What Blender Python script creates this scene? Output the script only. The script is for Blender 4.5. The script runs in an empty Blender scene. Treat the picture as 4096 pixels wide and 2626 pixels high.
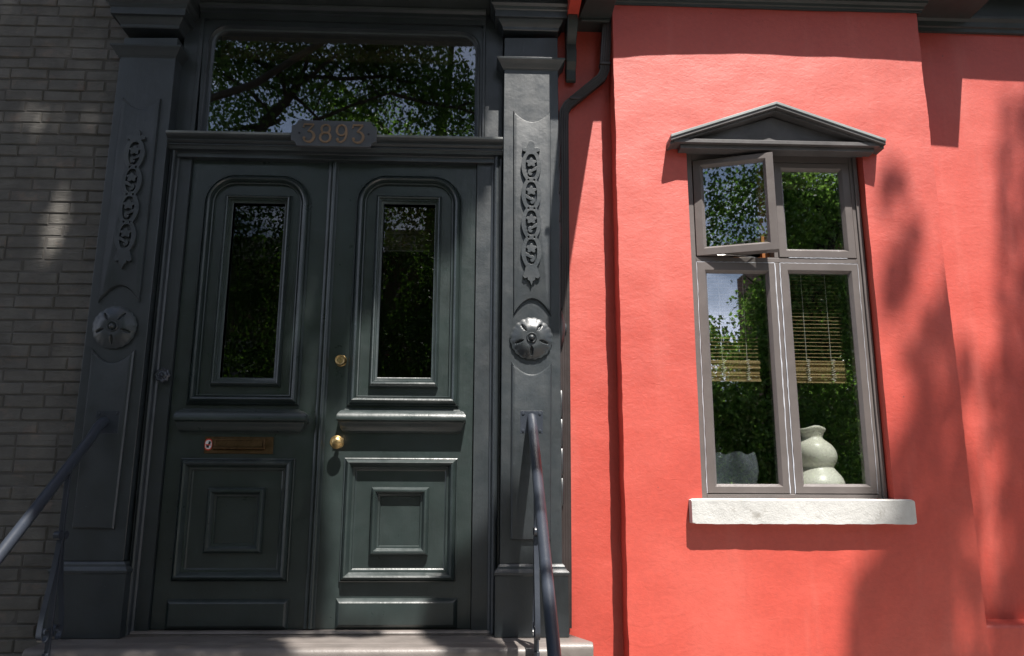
import bpy, bmesh, math, random
from mathutils import Vector, Matrix, noise
from mathutils.geometry import tessellate_polygon
random.seed(7)
SC = bpy.context.scene
# ------------------------------------------------------------------ camera
FPX, PW, PH = 3185.0, 4096.0, 2626.0
PITCH, YAW, ROLL = 0.211321, -0.039352, -0.003741
CAM = Vector((0.0, -4.08, 0.638))
RM = (Matrix.Rotation(YAW, 3, 'Z') @ Matrix.Rotation(PITCH, 3, 'X') @ Matrix.Rotation(ROLL, 3, 'Y'))
cd = bpy.data.cameras.new('camera'); cam = bpy.data.objects.new('camera', cd); SC.collection.objects.link(cam)
cd.sensor_width = 36; cd.lens = FPX / PW * 36; cd.clip_end = 500; cd.clip_start = 0.05
M = Matrix((( RM[0][0], RM[0][2], -RM[0][1], CAM.x), (RM[1][0], RM[1][2], -RM[1][1], CAM.y), (RM[2][0], RM[2][2], -RM[2][1], CAM.z), (0, 0, 0, 1)))
cam.matrix_world = M
SC.camera = cam
# ------------------------------------------------------------------ light
SUN = Vector((0.33, -1.0, 2.0)).normalized()          # towards the sun
w = bpy.data.worlds.new('World'); SC.world = w; w.use_nodes = True
nt = w.node_tree; bg = nt.nodes['Background']
sky = nt.nodes.new('ShaderNodeTexSky'); sky.sky_type = 'NISHITA'; sky.sun_disc = False
sky.sun_elevation = math.asin(SUN.z); sky.sun_rotation = math.atan2(SUN.x, SUN.y)
sky.air_density = 1.0; sky.dust_density = 1.6; sky.ozone_density = 1.0
tcw = nt.nodes.new('ShaderNodeTexCoord'); mpw = nt.nodes.new('ShaderNodeMapping'); mpw.inputs['Scale'].default_value = (1, 1, 2.2)
nw = nt.nodes.new('ShaderNodeTexNoise'); nw.inputs['Scale'].default_value = 2.3; nw.inputs['Detail'].default_value = 8; nw.inputs['Roughness'].default_value = .58
rw = nt.nodes.new('ShaderNodeValToRGB'); rw.color_ramp.elements[0].position = .46; rw.color_ramp.elements[1].position = .60
mw = nt.nodes.new('ShaderNodeMix'); mw.data_type = 'RGBA'; mw.inputs[7].default_value = (15, 16, 19, 1)
nt.links.new(tcw.outputs['Generated'], mpw.inputs[0]); nt.links.new(mpw.outputs[0], nw.inputs[0]); nt.links.new(nw.outputs['Fac'], rw.inputs[0])
sx_ = nt.nodes.new('ShaderNodeSeparateXYZ'); nt.links.new(tcw.outputs['Generated'], sx_.inputs[0])
band = nt.nodes.new('ShaderNodeMapRange'); band.inputs[1].default_value = .62; band.inputs[2].default_value = .42; nt.links.new(sx_.outputs[2], band.inputs[0])
mb_ = nt.nodes.new('ShaderNodeMath'); mb_.operation = 'MULTIPLY'; nt.links.new(rw.outputs[0], mb_.inputs[0]); nt.links.new(band.outputs[0], mb_.inputs[1])
nt.links.new(mb_.outputs[0], mw.inputs[0]); nt.links.new(sky.outputs[0], mw.inputs[6])
nt.links.new(mw.outputs[2], bg.inputs[0]); bg.inputs[1].default_value = 0.05
sd = bpy.data.lights.new('sun', 'SUN'); sd.energy = 5.0; sd.angle = math.radians(0.53); sd.color = (1.0, 0.95, 0.89)
so = bpy.data.objects.new('sun', sd); SC.collection.objects.link(so)
so.rotation_euler = SUN.to_track_quat('Z', 'Y').to_euler(); so.location = (3, -8, 14)
SC.view_settings.view_transform = 'Standard'; SC.view_settings.look = 'None'
SC.view_settings.exposure = 1.03; SC.view_settings.gamma = 1.0
SC.cycles.max_bounces = 8; SC.cycles.transparent_max_bounces = 16

# ------------------------------------------------------------------ helpers
def ray(px, py):
    v = Vector(((px - PW/2) / FPX, 1.0, -(py - PH/2) / FPX))
    return RM @ v
def at(px, py, y=0.0):
    r = ray(px, py); t = (y - CAM.y) / r.y
    return (CAM.x + t*r.x, CAM.z + t*r.z)
def col(r, g, b): return (r, g, b, 1)
class NT:
    def __init__(s, name):
        s.m = bpy.data.materials.new(name); s.m.use_nodes = True
        s.t = s.m.node_tree; s.b = s.t.nodes['Principled BSDF']; s.out = s.t.nodes['Material Output']
    def n(s, typ, **kw):
        nd = s.t.nodes.new(typ)
        for k, v in kw.items():
            if k.startswith('i_'):
                nd.inputs[int(k[2:])].default_value = v
            else: setattr(nd, k, v)
        return nd
    def l(s, a, b): s.t.links.new(a, b)
    def coord(s, scale=(1, 1, 1)):
        tc = s.n('ShaderNodeTexCoord'); mp = s.n('ShaderNodeMapping'); mp.inputs['Scale'].default_value = scale
        s.l(tc.outputs['Object'], mp.inputs['Vector']); return mp.outputs[0]
    def noise(s, scale, detail=4, rough=.55, vec=None, dist=0):
        nd = s.n('ShaderNodeTexNoise'); nd.inputs['Scale'].default_value = scale; nd.inputs['Detail'].default_value = detail
        nd.inputs['Roughness'].default_value = rough; nd.inputs['Distortion'].default_value = dist
        s.l(vec if vec else s.coord(), nd.inputs['Vector']); return nd.outputs['Fac']
    def ramp(s, fac, stops):
        r = s.n('ShaderNodeValToRGB'); e = r.color_ramp.elements
        while len(e) < len(stops): e.new(.5)
        for q, (p, c) in zip(e, stops): q.position = p; q.color = c if len(c) == 4 else (*c, 1)
        s.l(fac, r.inputs[0]); return r.outputs[0]
    def mix(s, a, b, fac, typ='MIX'):
        m = s.n('ShaderNodeMix'); m.data_type = 'RGBA'; m.blend_type = typ
        for v, i in ((fac, 0), (a, 6), (b, 7)):
            if hasattr(v, 'links') or hasattr(v, 'is_linked'): s.l(v, m.inputs[i])
            else: m.inputs[i].default_value = v
        return m.outputs[2]
    def bump(s, h, strength, dist=.01, prev=None):
        b = s.n('ShaderNodeBump'); b.inputs['Strength'].default_value = strength; b.inputs['Distance'].default_value = dist
        s.l(h, b.inputs['Height'])
        if prev: s.l(prev, b.inputs['Normal'])
        return b.outputs[0]
def paint(name, c, rough=.42, spec=.5, var=.25, bump=.25, grain=True, chips=None, coat=0.0, dust_glint=None):
    k = NT(name); b = k.b
    lo = tuple(x*(1-var) for x in c); hi = tuple(min(1, x*(1+var)) for x in c)
    f = k.noise(5, 5, .6)
    cc = k.ramp(f, [(.3, lo), (.7, hi)])
    if chips:
        f2 = k.noise(55, 6, .7)
        cm = k.ramp(f2, [(.69, (0, 0, 0)), (.73, (1, 1, 1))])
        cc = k.mix(cc, (*chips, 1), cm)
    if dust_glint:      # painted-in highlights on upward moulding faces, along with dusty and worn paint
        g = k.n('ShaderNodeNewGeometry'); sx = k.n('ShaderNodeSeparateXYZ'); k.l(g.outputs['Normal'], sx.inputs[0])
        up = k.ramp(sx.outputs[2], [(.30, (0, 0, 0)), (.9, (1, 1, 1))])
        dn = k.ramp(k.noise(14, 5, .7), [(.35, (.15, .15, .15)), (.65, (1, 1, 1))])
        cc = k.mix(cc, (*dust_glint, 1), k.mix(up, dn, 1.0, 'MULTIPLY'))
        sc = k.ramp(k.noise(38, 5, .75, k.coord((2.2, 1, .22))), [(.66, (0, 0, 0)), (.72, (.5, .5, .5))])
        cc = k.mix(cc, (*dust_glint, 1), sc)
    k.l(cc, b.inputs['Base Color'])
    rr = k.ramp(k.noise(9, 5, .6), [(.3, (rough*.8,)*3), (.75, (rough*1.25,)*3)])
    k.l(rr, b.inputs['Roughness'])
    b.inputs['Specular IOR Level'].default_value = spec
    b.inputs['Coat Weight'].default_value = coat; b.inputs['Coat Roughness'].default_value = .3
    nrm = k.bump(k.noise(26, 5, .6), bump*.6, .004)
    if grain:
        nrm = k.bump(k.noise(60, 4, .6, k.coord((1, 1, .05))), bump*.5, .002, nrm)
    k.l(nrm, b.inputs['Normal'])
    return k.m
MAT = {}
MAT['door'] = paint('green_grey_door_paint', (.022, .032, .031), .33, .8, .25, .5, chips=(.10, .12, .13), dust_glint=(.060, .070, .070))
MAT['surround'] = paint('slate_surround_paint', (.021, .027, .031), .42, .85, .25, .55, chips=(.14, .16, .17), dust_glint=(.075, .083, .086))
MAT['ledge_pale'] = paint('pale_ledge_paint', (.16, .17, .165), .55, .5, .35, .5)  # paler tone for the top of the ledge over the doors
MAT['plaque'] = paint('plaque_paint', (.07, .075, .085), .5, .5, .15, .3)
MAT['window'] = paint('taupe_window_paint', (.115, .100, .095), .45, .5, .12, .15, chips=(.28, .27, .27))
MAT['caulk'] = paint('white_caulk', (.45, .47, .52), .6, .4, .25, .3)
MAT['pediment'] = paint('pediment_wood_paint', (.085, .08, .08), .5, .5, .3, .5)
MAT['zinc'] = paint('weathered_flashing', (.24, .26, .26), .5, .5, .3, .3)
MAT['darkwood'] = paint('dark_cornice_paint', (.030, .036, .035), .5, .5, .2, .3)
MAT['brown'] = paint('brown_gutter_paint', (.035, .027, .026), .4, .5, .2, .2)
MAT['iron'] = paint('blue_black_rail_paint', (.030, .036, .048), .33, .6, .15, .3, grain=False)
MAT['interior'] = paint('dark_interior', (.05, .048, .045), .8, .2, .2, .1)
MAT['wood_sill'] = paint('pale_inner_board', (.5, .48, .44), .6, .3, .15, .1)
MAT['orangewood'] = paint('orange_varnished_wood', (.30, .11, .03), .4, .5, .3, .1)
MAT['digit'] = paint('aged_bronze_digit', (.19, .125, .075), .45, .5, .5, .4, chips=(.2, .09, .05))
# brass
def metal(name, c, rough=.25):
    k = NT(name); k.b.inputs['Metallic'].default_value = 1
    k.l(k.ramp(k.noise(40, 5, .65), [(.3, tuple(x*.55 for x in c)), (.65, c)]), k.b.inputs['Base Color'])
    k.l(k.ramp(k.noise(60, 4, .6), [(.3, (rough*.7,)*3), (.7, (rough*1.6,)*3)]), k.b.inputs['Roughness'])
    return k.m
MAT['brass'] = metal('worn_brass', (.62, .44, .20), .34)
MAT['bronze'] = metal('tarnished_bronze', (.17, .105, .055), .4)
MAT['steel'] = metal('galvanised_steel', (.45, .44, .43), .4)
# stucco
def stucco():
    k = NT('red_stucco'); b = k.b
    base = k.ramp(k.noise(1.3, 6, .62, dist=.4), [(.25, (.44, .040, .022)), (.5, (.52, .056, .032)), (.78, (.58, .090, .060))])
    fine = k.ramp(k.noise(45, 5, .7), [(.3, (.86, .84, .84)), (.7, (1, 1, 1))])
    c = k.mix(base, fine, 1.0, 'MULTIPLY')
    st = k.noise(2.0, 5, .6, k.coord((3.5, 1, .35)))
    c = k.mix(c, (.86, .42, .36, 1), k.ramp(st, [(.55, (0, 0, 0)), (.9, (.13, .13, .13))]))
    spots = k.n('ShaderNodeTexVoronoi'); spots.inputs['Scale'].default_value = 4.5; spots.inputs['Randomness'].default_value = 1
    k.l(k.coord(), spots.inputs['Vector'])
    sm = k.ramp(spots.outputs['Distance'], [(.012, (1, 1, 1)), (.022, (0, 0, 0))])
    c = k.mix(c, (.13, .03, .025, 1), sm)
    k.l(c, b.inputs['Base Color']); b.inputs['Roughness'].default_value = .56
    b.inputs['Specular IOR Level'].default_value = 1.0
    n1 = k.bump(k.noise(3.2, 5, .55, k.coord((1, 1, 1.4))), .17, .03)
    n2 = k.bump(k.noise(34, 4, .6, k.coord((.8, 1, 1.3)), 1.0), .24, .005, n1)
    n3 = k.bump(k.noise(170, 3, .7), .22, .002, n2)
    # trowel ridges
    vt = k.n('ShaderNodeTexWave'); vt.inputs['Scale'].default_value = 2.2; vt.inputs['Distortion'].default_value = 14
    vt.inputs['Detail'].default_value = 3; vt.inputs['Detail Scale'].default_value = 1.3; vt.bands_direction = 'Z'
    k.l(k.coord((.6, 1, 1)), vt.inputs['Vector'])
    rid = k.ramp(vt.outputs['Fac'], [(.86, (0, 0, 0)), (.98, (1, 1, 1))])
    msk = k.ramp(k.noise(1.7, 3, .5), [(.52, (0, 0, 0)), (.66, (1, 1, 1))])
    n4 = k.bump(k.mix(rid, msk, 1.0, 'MULTIPLY'), .12, .003, n3)
    k.l(n4, b.inputs['Normal']); return k.m
MAT['stucco'] = stucco()
def brickmat():
    k = NT('painted_grey_brick'); b = k.b
    oi = k.n('ShaderNodeVertexColor'); oi.layer_name = 'tone'
    c = k.mix(k.ramp(k.noise(8, 5, .6), [(.3, (.090, .084, .076)), (.7, (.145, .136, .122))]), oi.outputs[0], 1.0, 'MULTIPLY')
    c = k.mix(c, (.30, .20, .15, 1), k.ramp(k.noise(6.5, 6, .7), [(.55, (0, 0, 0)), (.75, (.45, .45, .45))]))
    k.l(c, b.inputs['Base Color']); b.inputs['Roughness'].default_value = .62; b.inputs['Specular IOR Level'].default_value = .35
    n1 = k.bump(k.noise(22, 6, .7, k.coord((.6, 1, 1.6)), .8), .75, .008)
    n2 = k.bump(k.noise(130, 3, .7), .3, .003, n1)
    k.l(n2, b.inputs['Normal']); return k.m
MAT['brick'] = brickmat()
MAT['mortar'] = paint('painted_mortar', (.105, .098, .09), .8, .2, .3, .6, grain=False)
def stone(name, lo, hi, dirt, rough=.75, bump=.5):
    k = NT(name); b = k.b
    c = k.ramp(k.noise(4, 7, .65), [(.3, lo), (.7, hi)])
    c = k.mix(c, (*dirt, 1), k.ramp(k.noise(11, 7, .72, dist=.6), [(.60, (0, 0, 0)), (.72, (.65, .65, .65))]))
    k.l(c, b.inputs['Base Color']); b.inputs['Roughness'].default_value = rough
    n1 = k.bump(k.noise(18, 6, .7), bump, .006); n2 = k.bump(k.noise(110, 3, .7), bump*.6, .002, n1)
    k.l(n2, b.inputs['Normal']); return k.m
MAT['sill'] = stone('white_limestone', (.40, .40, .385), (.60, .60, .58), (.20, .18, .15), .78, .9)
MAT['slab'] = stone('brown_grey_painted_slab', (.13, .115, .105), (.22, .195, .18), (.10, .085, .07), .42, .35)
MAT['step'] = stone('dark_stone_step', (.06, .055, .05), (.10, .09, .085), (.04, .035, .03), .8, .5)
MAT['pavement'] = stone('concrete_pavement', (.24, .228, .21), (.33, .315, .29), (.17, .16, .145), .85, .4)
MAT['asphalt'] = stone('asphalt', (.045, .045, .047), (.065, .065, .066), (.03, .03, .03), .85, .5)
MAT['grassy'] = stone('verge_soil', (.05, .07, .03), (.08, .10, .04), (.04, .03, .02), .9, .5)
def cream():
    k = NT('cream_glazed_ceramic'); b = k.b
    k.l(k.ramp(k.noise(3, 4, .5), [(.3, (.84, .81, .70)), (.7, (.9, .88, .79))]), b.inputs['Base Color'])
    b.inputs['Roughness'].default_value = .35; b.inputs['Subsurface Weight'].default_value = .0
    k.l(k.bump(k.noise(30, 3, .5), .1, .003), b.inputs['Normal']); return k.m
MAT['cream'] = cream()
def bamboo():
    k = NT('bamboo_slats'); b = k.b
    f = k.noise(30, 5, .7, k.coord((.08, 1, 4)))
    k.l(k.ramp(f, [(.3, (.13, .075, .03)), (.5, (.42, .29, .13)), (.7, (.62, .48, .27))]), b.inputs['Base Color'])
    b.inputs['Roughness'].default_value = .6; return k.m
MAT['bamboo'] = bamboo()
MAT['darkslat'] = paint('brown_wood_slat', (.10, .08, .045), .6, .3, .3, .2)
MAT['cord'] = paint('cotton_cord', (.75, .72, .64), .8, .2, .1, .1)
def glass(name, refl=.17, tint=(.95, .97, .96), rough=.0):
    k = NT(name); t = k.t; t.nodes.remove(k.b)
    tr = k.n('ShaderNodeBsdfTransparent'); tr.inputs[0].default_value = (*tint, 1)
    gl = k.n('ShaderNodeBsdfGlossy'); gl.inputs['Roughness'].default_value = rough; gl.inputs[0].default_value = (.95, .96, 1, 1)
    lw = k.n('ShaderNodeLayerWeight'); lw.inputs[0].default_value = .5
    pw = k.n('ShaderNodeMath', operation='POWER'); k.l(lw.outputs['Facing'], pw.inputs[0]); pw.inputs[1].default_value = 5
    ma = k.n('ShaderNodeMath', operation='MULTIPLY_ADD'); k.l(pw.outputs[0], ma.inputs[0]); ma.inputs[1].default_value = 1-refl; ma.inputs[2].default_value = refl; ma.use_clamp = True
    nz = k.bump(k.noise(2.2, 2, .4), .006, .02); k.l(nz, gl.inputs['Normal'])
    mx = k.n('ShaderNodeMixShader'); k.l(ma.outputs[0], mx.inputs[0]); k.l(tr.outputs[0], mx.inputs[1]); k.l(gl.outputs[0], mx.inputs[2])
    k.l(mx.outputs[0], k.out.inputs[0]); return k.m
MAT['glass'] = glass('window_glass', .25, rough=.010)
MAT['transomglass'] = glass('transom_glass', .22, (.8, .8, .76), .010)
MAT['doorglass'] = glass('old_door_glass', .055, (.5, .52, .5), .012)
def vaseglass():
    k = NT('smoky_vase_glass'); k.t.nodes.remove(k.b)
    tr = k.n('ShaderNodeBsdfTransparent'); tr.inputs[0].default_value = (.93, .95, .98, 1)
    df = k.n('ShaderNodeBsdfPrincipled'); df.inputs['Base Color'].default_value = (.48, .52, .58, 1); df.inputs['Roughness'].default_value = .25
    lw = k.n('ShaderNodeLayerWeight'); lw.inputs[0].default_value = .35
    ma = k.n('ShaderNodeMath', operation='MULTIPLY_ADD'); k.l(lw.outputs['Facing'], ma.inputs[0]); ma.inputs[1].default_value = .30; ma.inputs[2].default_value = .045
    mx = k.n('ShaderNodeMixShader'); k.l(ma.outputs[0], mx.inputs[0]); k.l(tr.outputs[0], mx.inputs[1]); k.l(df.outputs[0], mx.inputs[2])
    k.l(mx.outputs[0], k.out.inputs[0]); return k.m
MAT['vaseglass'] = vaseglass()
def leafmat(name, c, tl):
    k = NT(name); k.t.nodes.remove(k.b)
    g = k.n('ShaderNodeNewGeometry')
    cc = k.ramp(g.outputs['Random Per Island'], [(0, tuple(x*.55 for x in c)), (.5, c), (1, tuple(min(1, x*1.7) for x in c))])
    ct = k.ramp(g.outputs['Random Per Island'], [(0, tuple(x*.5 for x in tl)), (1, tuple(min(1, x*1.5) for x in tl))])
    d = k.n('ShaderNodeBsdfPrincipled'); k.l(cc, d.inputs['Base Color']); d.inputs['Roughness'].default_value = .45
    t = k.n('ShaderNodeBsdfTranslucent'); k.l(ct, t.inputs[0])
    a = k.n('ShaderNodeMixShader'); a.inputs[0].default_value = .5
    k.l(d.outputs[0], a.inputs[1]); k.l(t.outputs[0], a.inputs[2]); k.l(a.outputs[0], k.out.inputs[0]); return k.m
MAT['leaf'] = leafmat('green_leaves', (.045, .085, .022), (.13, .27, .03))
MAT['leafdark'] = leafmat('deep_green_leaves', (.03, .05, .02), (.02, .04, .01))
MAT['leaf2'] = leafmat('fresh_green_leaves', (.075, .14, .035), (.24, .44, .07))
MAT['bark'] = stone('dark_bark', (.014, .012, .010), (.03, .026, .02), (.02, .02, .015), .9, .9)
def stickmat(name, c):
    return paint(name, c, .4, .4, .05, .02, grain=False)
MAT['white'] = stickmat('sticker_white', (.75, .75, .75)); MAT['red'] = stickmat('sticker_red', (.65, .07, .04)); MAT['black'] = stickmat('sticker_black', (.01, .01, .015))

class MB:
    def __init__(s): s.v = []; s.f = []; s.mi = []; s.cm = 0; s.tone = []; s.ct = 1.0
    def add(s, vs, fs):
        o = len(s.v); s.v += [tuple(v) for v in vs]
        for f in fs: s.f.append([o+i for i in f]); s.mi.append(s.cm); s.tone.append(s.ct)
    def box(s, x0, x1, y0, y1, z0, z1):
        s.prism([(x0, z0), (x1, z0), (x1, z1), (x0, z1)], y0, y1)
    def prism(s, poly, y0, y1):
        """poly: XZ points (any order), front at y0 (near), back y1"""
        a = sum(poly[i][0]*poly[(i+1) % len(poly)][1] - poly[(i+1) % len(poly)][0]*poly[i][1] for i in range(len(poly)))
        if a < 0: poly = poly[::-1]
        n = len(poly)
        vs = [(x, y0, z) for x, z in poly] + [(x, y1, z) for x, z in poly]
        fs = [list(range(n)), list(range(2*n-1, n-1, -1))]
        fs += [[i, i+n, (i+1) % n + n, (i+1) % n] for i in range(n)]
        s.add(vs, fs)
    def px(s, pts, y0, y1, yref=None):
        s.prism([at(a, b, y0 if yref is None else yref) for a, b in pts], y0, y1)
    def rings(s, loops, close_first=False, close_last=True):
        n = len(loops[0]); vs = [p for l in loops for p in l]; fs = []
        for k in range(len(loops)-1):
            for i in range(n):
                j = (i+1) % n
                fs.append([k*n+i, k*n+j, (k+1)*n+j, (k+1)*n+i])
        if close_last:
            last = loops[-1]
            if n > 12 and max(p[1] for p in last) - min(p[1] for p in last) < 1e-6:
                for t in tessellate_polygon([[Vector((p[0], p[2], 0)) for p in last]]): fs.append([(len(loops)-1)*n+i for i in t])
            else: fs.append([(len(loops)-1)*n+i for i in range(n)])
        if close_first: fs.append([i for i in range(n)][::-1])
        s.add(vs, fs)
    def mould(s, poly, prof, close=False):
        """sweep profile [(inset, y)] round an XZ polygon with mitred corners"""
        a = sum(poly[i][0]*poly[(i+1) % len(poly)][1] - poly[(i+1) % len(poly)][0]*poly[i][1] for i in range(len(poly)))
        if a < 0: poly = poly[::-1]
        s.rings([[(x, y, z) for x, z in inset(poly, d)] for d, y in prof], close_last=close)
    def extr(s, prof, x0, x1, ends=(0, 0), cap=True):
        """profile [(y,z)] run along X from x0 to x1; ends: slant per unit y for mitre returns"""
        y0 = prof[0][0]
        A = [(x0 + (p[0]-y0)*ends[0], p[0], p[1]) for p in prof]; B = [(x1 + (p[0]-y0)*ends[1], p[0], p[1]) for p in prof]
        n = len(prof); fs = [[i, i+1, n+i+1, n+i] for i in range(n-1)]
        if cap: fs += [list(range(n))[::-1], list(range(n, 2*n)), [n-1, 0, n, 2*n-1]]
        s.add(A+B, fs)
    def tube(s, pts, r, seg=10, r1=None, caps=True):
        pts = [Vector(p) for p in pts]; n = len(pts); loops = []
        up = None
        for i, p in enumerate(pts):
            d = (pts[min(i+1, n-1)] - pts[max(i-1, 0)]).normalized()
            if up is None:
                up = d.orthogonal().normalized()
            up = (up - d*up.dot(d)).normalized(); sd_ = d.cross(up)
            rr = r if r1 is None else r + (r1-r)*i/(n-1)
            loops.append([p + (up*math.cos(2*math.pi*k/seg) + sd_*math.sin(2*math.pi*k/seg))*rr for k in range(seg)])
        s.rings(loops, caps, caps)
    def strip(s, pts, w, y0, y1):
        """flat bar of width w following an XZ polyline"""
        L = []; R = []; n = len(pts)
        for i in range(n):
            a = Vector(pts[max(i-1, 0)]); b = Vector(pts[min(i+1, n-1)]); d = (b-a).normalized(); nn = Vector((-d.y, d.x))
            ww = w(i/(n-1)) if callable(w) else w
            L.append(Vector(pts[i]) + nn*ww/2); R.append(Vector(pts[i]) - nn*ww/2)
        vs = [(p.x, y0, p.y) for p in L] + [(p.x, y0, p.y) for p in R] + [(p.x, y1, p.y) for p in L] + [(p.x, y1, p.y) for p in R]
        fs = []
        for i in range(n-1):
            fs += [[n+i, n+i+1, i+1, i], [i, i+1, 2*n+i+1, 2*n+i], [n+i+1, n+i, 3*n+i, 3*n+i+1]]
        fs += [[0, 2*n, 3*n, n], [n-1, 2*n-1, 4*n-1, 3*n-1]]
        s.add(vs, fs)
    def lathe(s, c, prof, seg=32, axis='Y'):
        """prof [(r, h)] around axis through c"""
        loops = []
        for r, h in prof:
            l = []
            for k in range(seg):
                a = 2*math.pi*k/seg; ca, sa = math.cos(a)*r, math.sin(a)*r
                l.append((c[0]+ca, c[1]+h, c[2]+sa) if axis == 'Y' else (c[0]+ca, c[1]+sa, c[2]+h))
            loops.append(l)
        s.rings(loops, True, True)
    def build(s, name, mats, parent=None, smooth=38, bevel=0, label=None):
        me = bpy.data.meshes.new(name); me.from_pydata(s.v, [], s.f)
        if not isinstance(mats, (list, tuple)): mats = [mats]
        for m in mats: me.materials.append(MAT[m])
        me.polygons.foreach_set('material_index', s.mi)
        bm = bmesh.new(); bm.from_mesh(me); bmesh.ops.recalc_face_normals(bm, faces=bm.faces); bm.to_mesh(me); bm.free()
        if len(set(s.tone)) > 1:
            ca = me.color_attributes.new('tone', 'FLOAT_COLOR', 'CORNER')
            for p, t in zip(me.polygons, s.tone):
                for li in p.loop_indices: ca.data[li].color = (t, t, t*.99, 1)
        if smooth:
            me.polygons.foreach_set('use_smooth', [True]*len(me.polygons)); me.set_sharp_from_angle(angle=math.radians(smooth))
        o = bpy.data.objects.new(name, me); SC.collection.objects.link(o)
        if bevel:
            b = o.modifiers.new('bevel', 'BEVEL'); b.width = bevel; b.segments = 2; b.limit_method = 'ANGLE'; b.angle_limit = math.radians(40)
            b.harden_normals = False
        if parent is not None: o.parent = parent
        if label: o['label'] = label
        return o
def inset(poly, d):
    n = len(poly); out = []
    for i in range(n):
        p = Vector(poly[i]); a = Vector(poly[i-1]); b = Vector(poly[(i+1) % n])
        e1 = (p-a).normalized(); e2 = (b-p).normalized()
        n1 = Vector((-e1.y, e1.x)); n2 = Vector((-e2.y, e2.x)); m = (n1+n2)
        m = m.normalized() if m.length > 1e-6 else n1
        k = max(.3, m.dot(n1)); q = p + m*(d/k); out.append((q.x, q.y))
    return out
def thing(name, label, cat, loc=(0, 0, 0), group=None):
    o = bpy.data.objects.new(name, None); SC.collection.objects.link(o); o.location = loc
    o['label'] = label; o['category'] = cat
    if group: o['group'] = group
    return o
def sub(name, parent):
    o = bpy.data.objects.new(name, None); SC.collection.objects.link(o); o.parent = parent; return o
def tag(o, label, cat, group=None):
    o['label'] = label; o['category'] = cat
    if group: o['group'] = group
    return o
def arc(cx, cz, r, a0, a1, n, rz=None):
    rz = rz or r
    return [(cx + r*math.cos(math.radians(a0+(a1-a0)*i/n)), cz + rz*math.sin(math.radians(a0+(a1-a0)*i/n))) for i in range(n+1)]

# ================================================================== SETTING
YB = -0.15            # front face of the red bay
GZ = -0.98            # pavement level
def plane(name, x0, x1, y0, y1, z, mat):
    b = MB(); b.add([(x0, y0, z), (x1, y0, z), (x1, y1, z), (x0, y1, z)], [[0, 1, 2, 3]])
    o = b.build(name, mat, smooth=0); o['kind'] = 'structure'; return o
plane('ground', -150, 150, -200, 60, GZ-.14, 'grassy')
def slabs(name, x0, x1, y0, y1, z, mat):
    b = MB(); b.box(x0, x1, y0, y1, GZ-.13, z); o = b.build(name, mat, smooth=0); o['kind'] = 'structure'; return o
slabs('pavement', -40, 40, -5.4, 0.6, GZ, 'pavement')
slabs('road', -40, 40, -13, -5.42, GZ-.12, 'asphalt')
slabs('far_pavement', -40, 40, -16, -13.02, GZ, 'pavement')

# ================================================================== GREY HOUSE
grey = thing('grey_house', 'grey painted brick house with dark green double doors and carved pilasters', 'house', (-.8, 0, 0))
grey.location = (0, 0, 0)
YP0 = -0.10
# --- brick wall: every brick modelled, running bond
XBR = (at(480, 229, YP0)[0]+at(235, 2246, YP0)[0])/2 + .03
def brick_wall():
    m = MB(); BY = -0.005
    m.cm = 1; m.box(-4.2, XBR+.02, BY+.0045, .30, GZ, 4.2); m.cm = 0
    ch, bl, j = .0642, .196, .0050
    z = GZ; r = 0; rnd = random.Random(3)
    while z < 4.1:
        x = -4.2 - (bl+j)*(.5 if r % 2 else 0) + rnd.uniform(-.012, .012)
        while x < XBR-.02:
            L = bl if rnd.random() > .05 else bl*.5
            x1 = min(x+L, XBR)
            if x1 - x > .03 and x > -4.2:
                jt = lambda a=.002: rnd.uniform(-a, a)
                y = BY + rnd.uniform(-.004, .003); bv = .0055
                z0, z1, xa, xb = z+j/2+jt(.0025), z+ch-j/2+jt(.0025), x+jt(), x1+jt()
                f = [(xa+bv, y+jt(.002), z0+bv+jt(.001)), (xb-bv, y+jt(.002), z0+bv), (xb-bv, y+jt(.002), z1-bv+jt(.001)), (xa+bv, y+jt(.002), z1-bv)]
                s_ = [(xa, y+bv, z0), (xb, y+bv, z0), (xb, y+bv, z1), (xa, y+bv, z1)]
                k_ = [(a, y+.025, c) for a, _, c in s_]
                m.ct = rnd.uniform(.92, 1.07)
                m.rings([k_, s_, f], False, True)
            x += L + j
        z += ch; r += 1
    m.build('brick_wall', ['brick', 'mortar'], grey, smooth=0)
brick_wall()

# --- wall core behind the door surround
YP = -0.10            # pilaster face
b = MB()
b.box(-1.34, -1.575, 0.0, .3, GZ, 4.2)
pl = b.px
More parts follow.
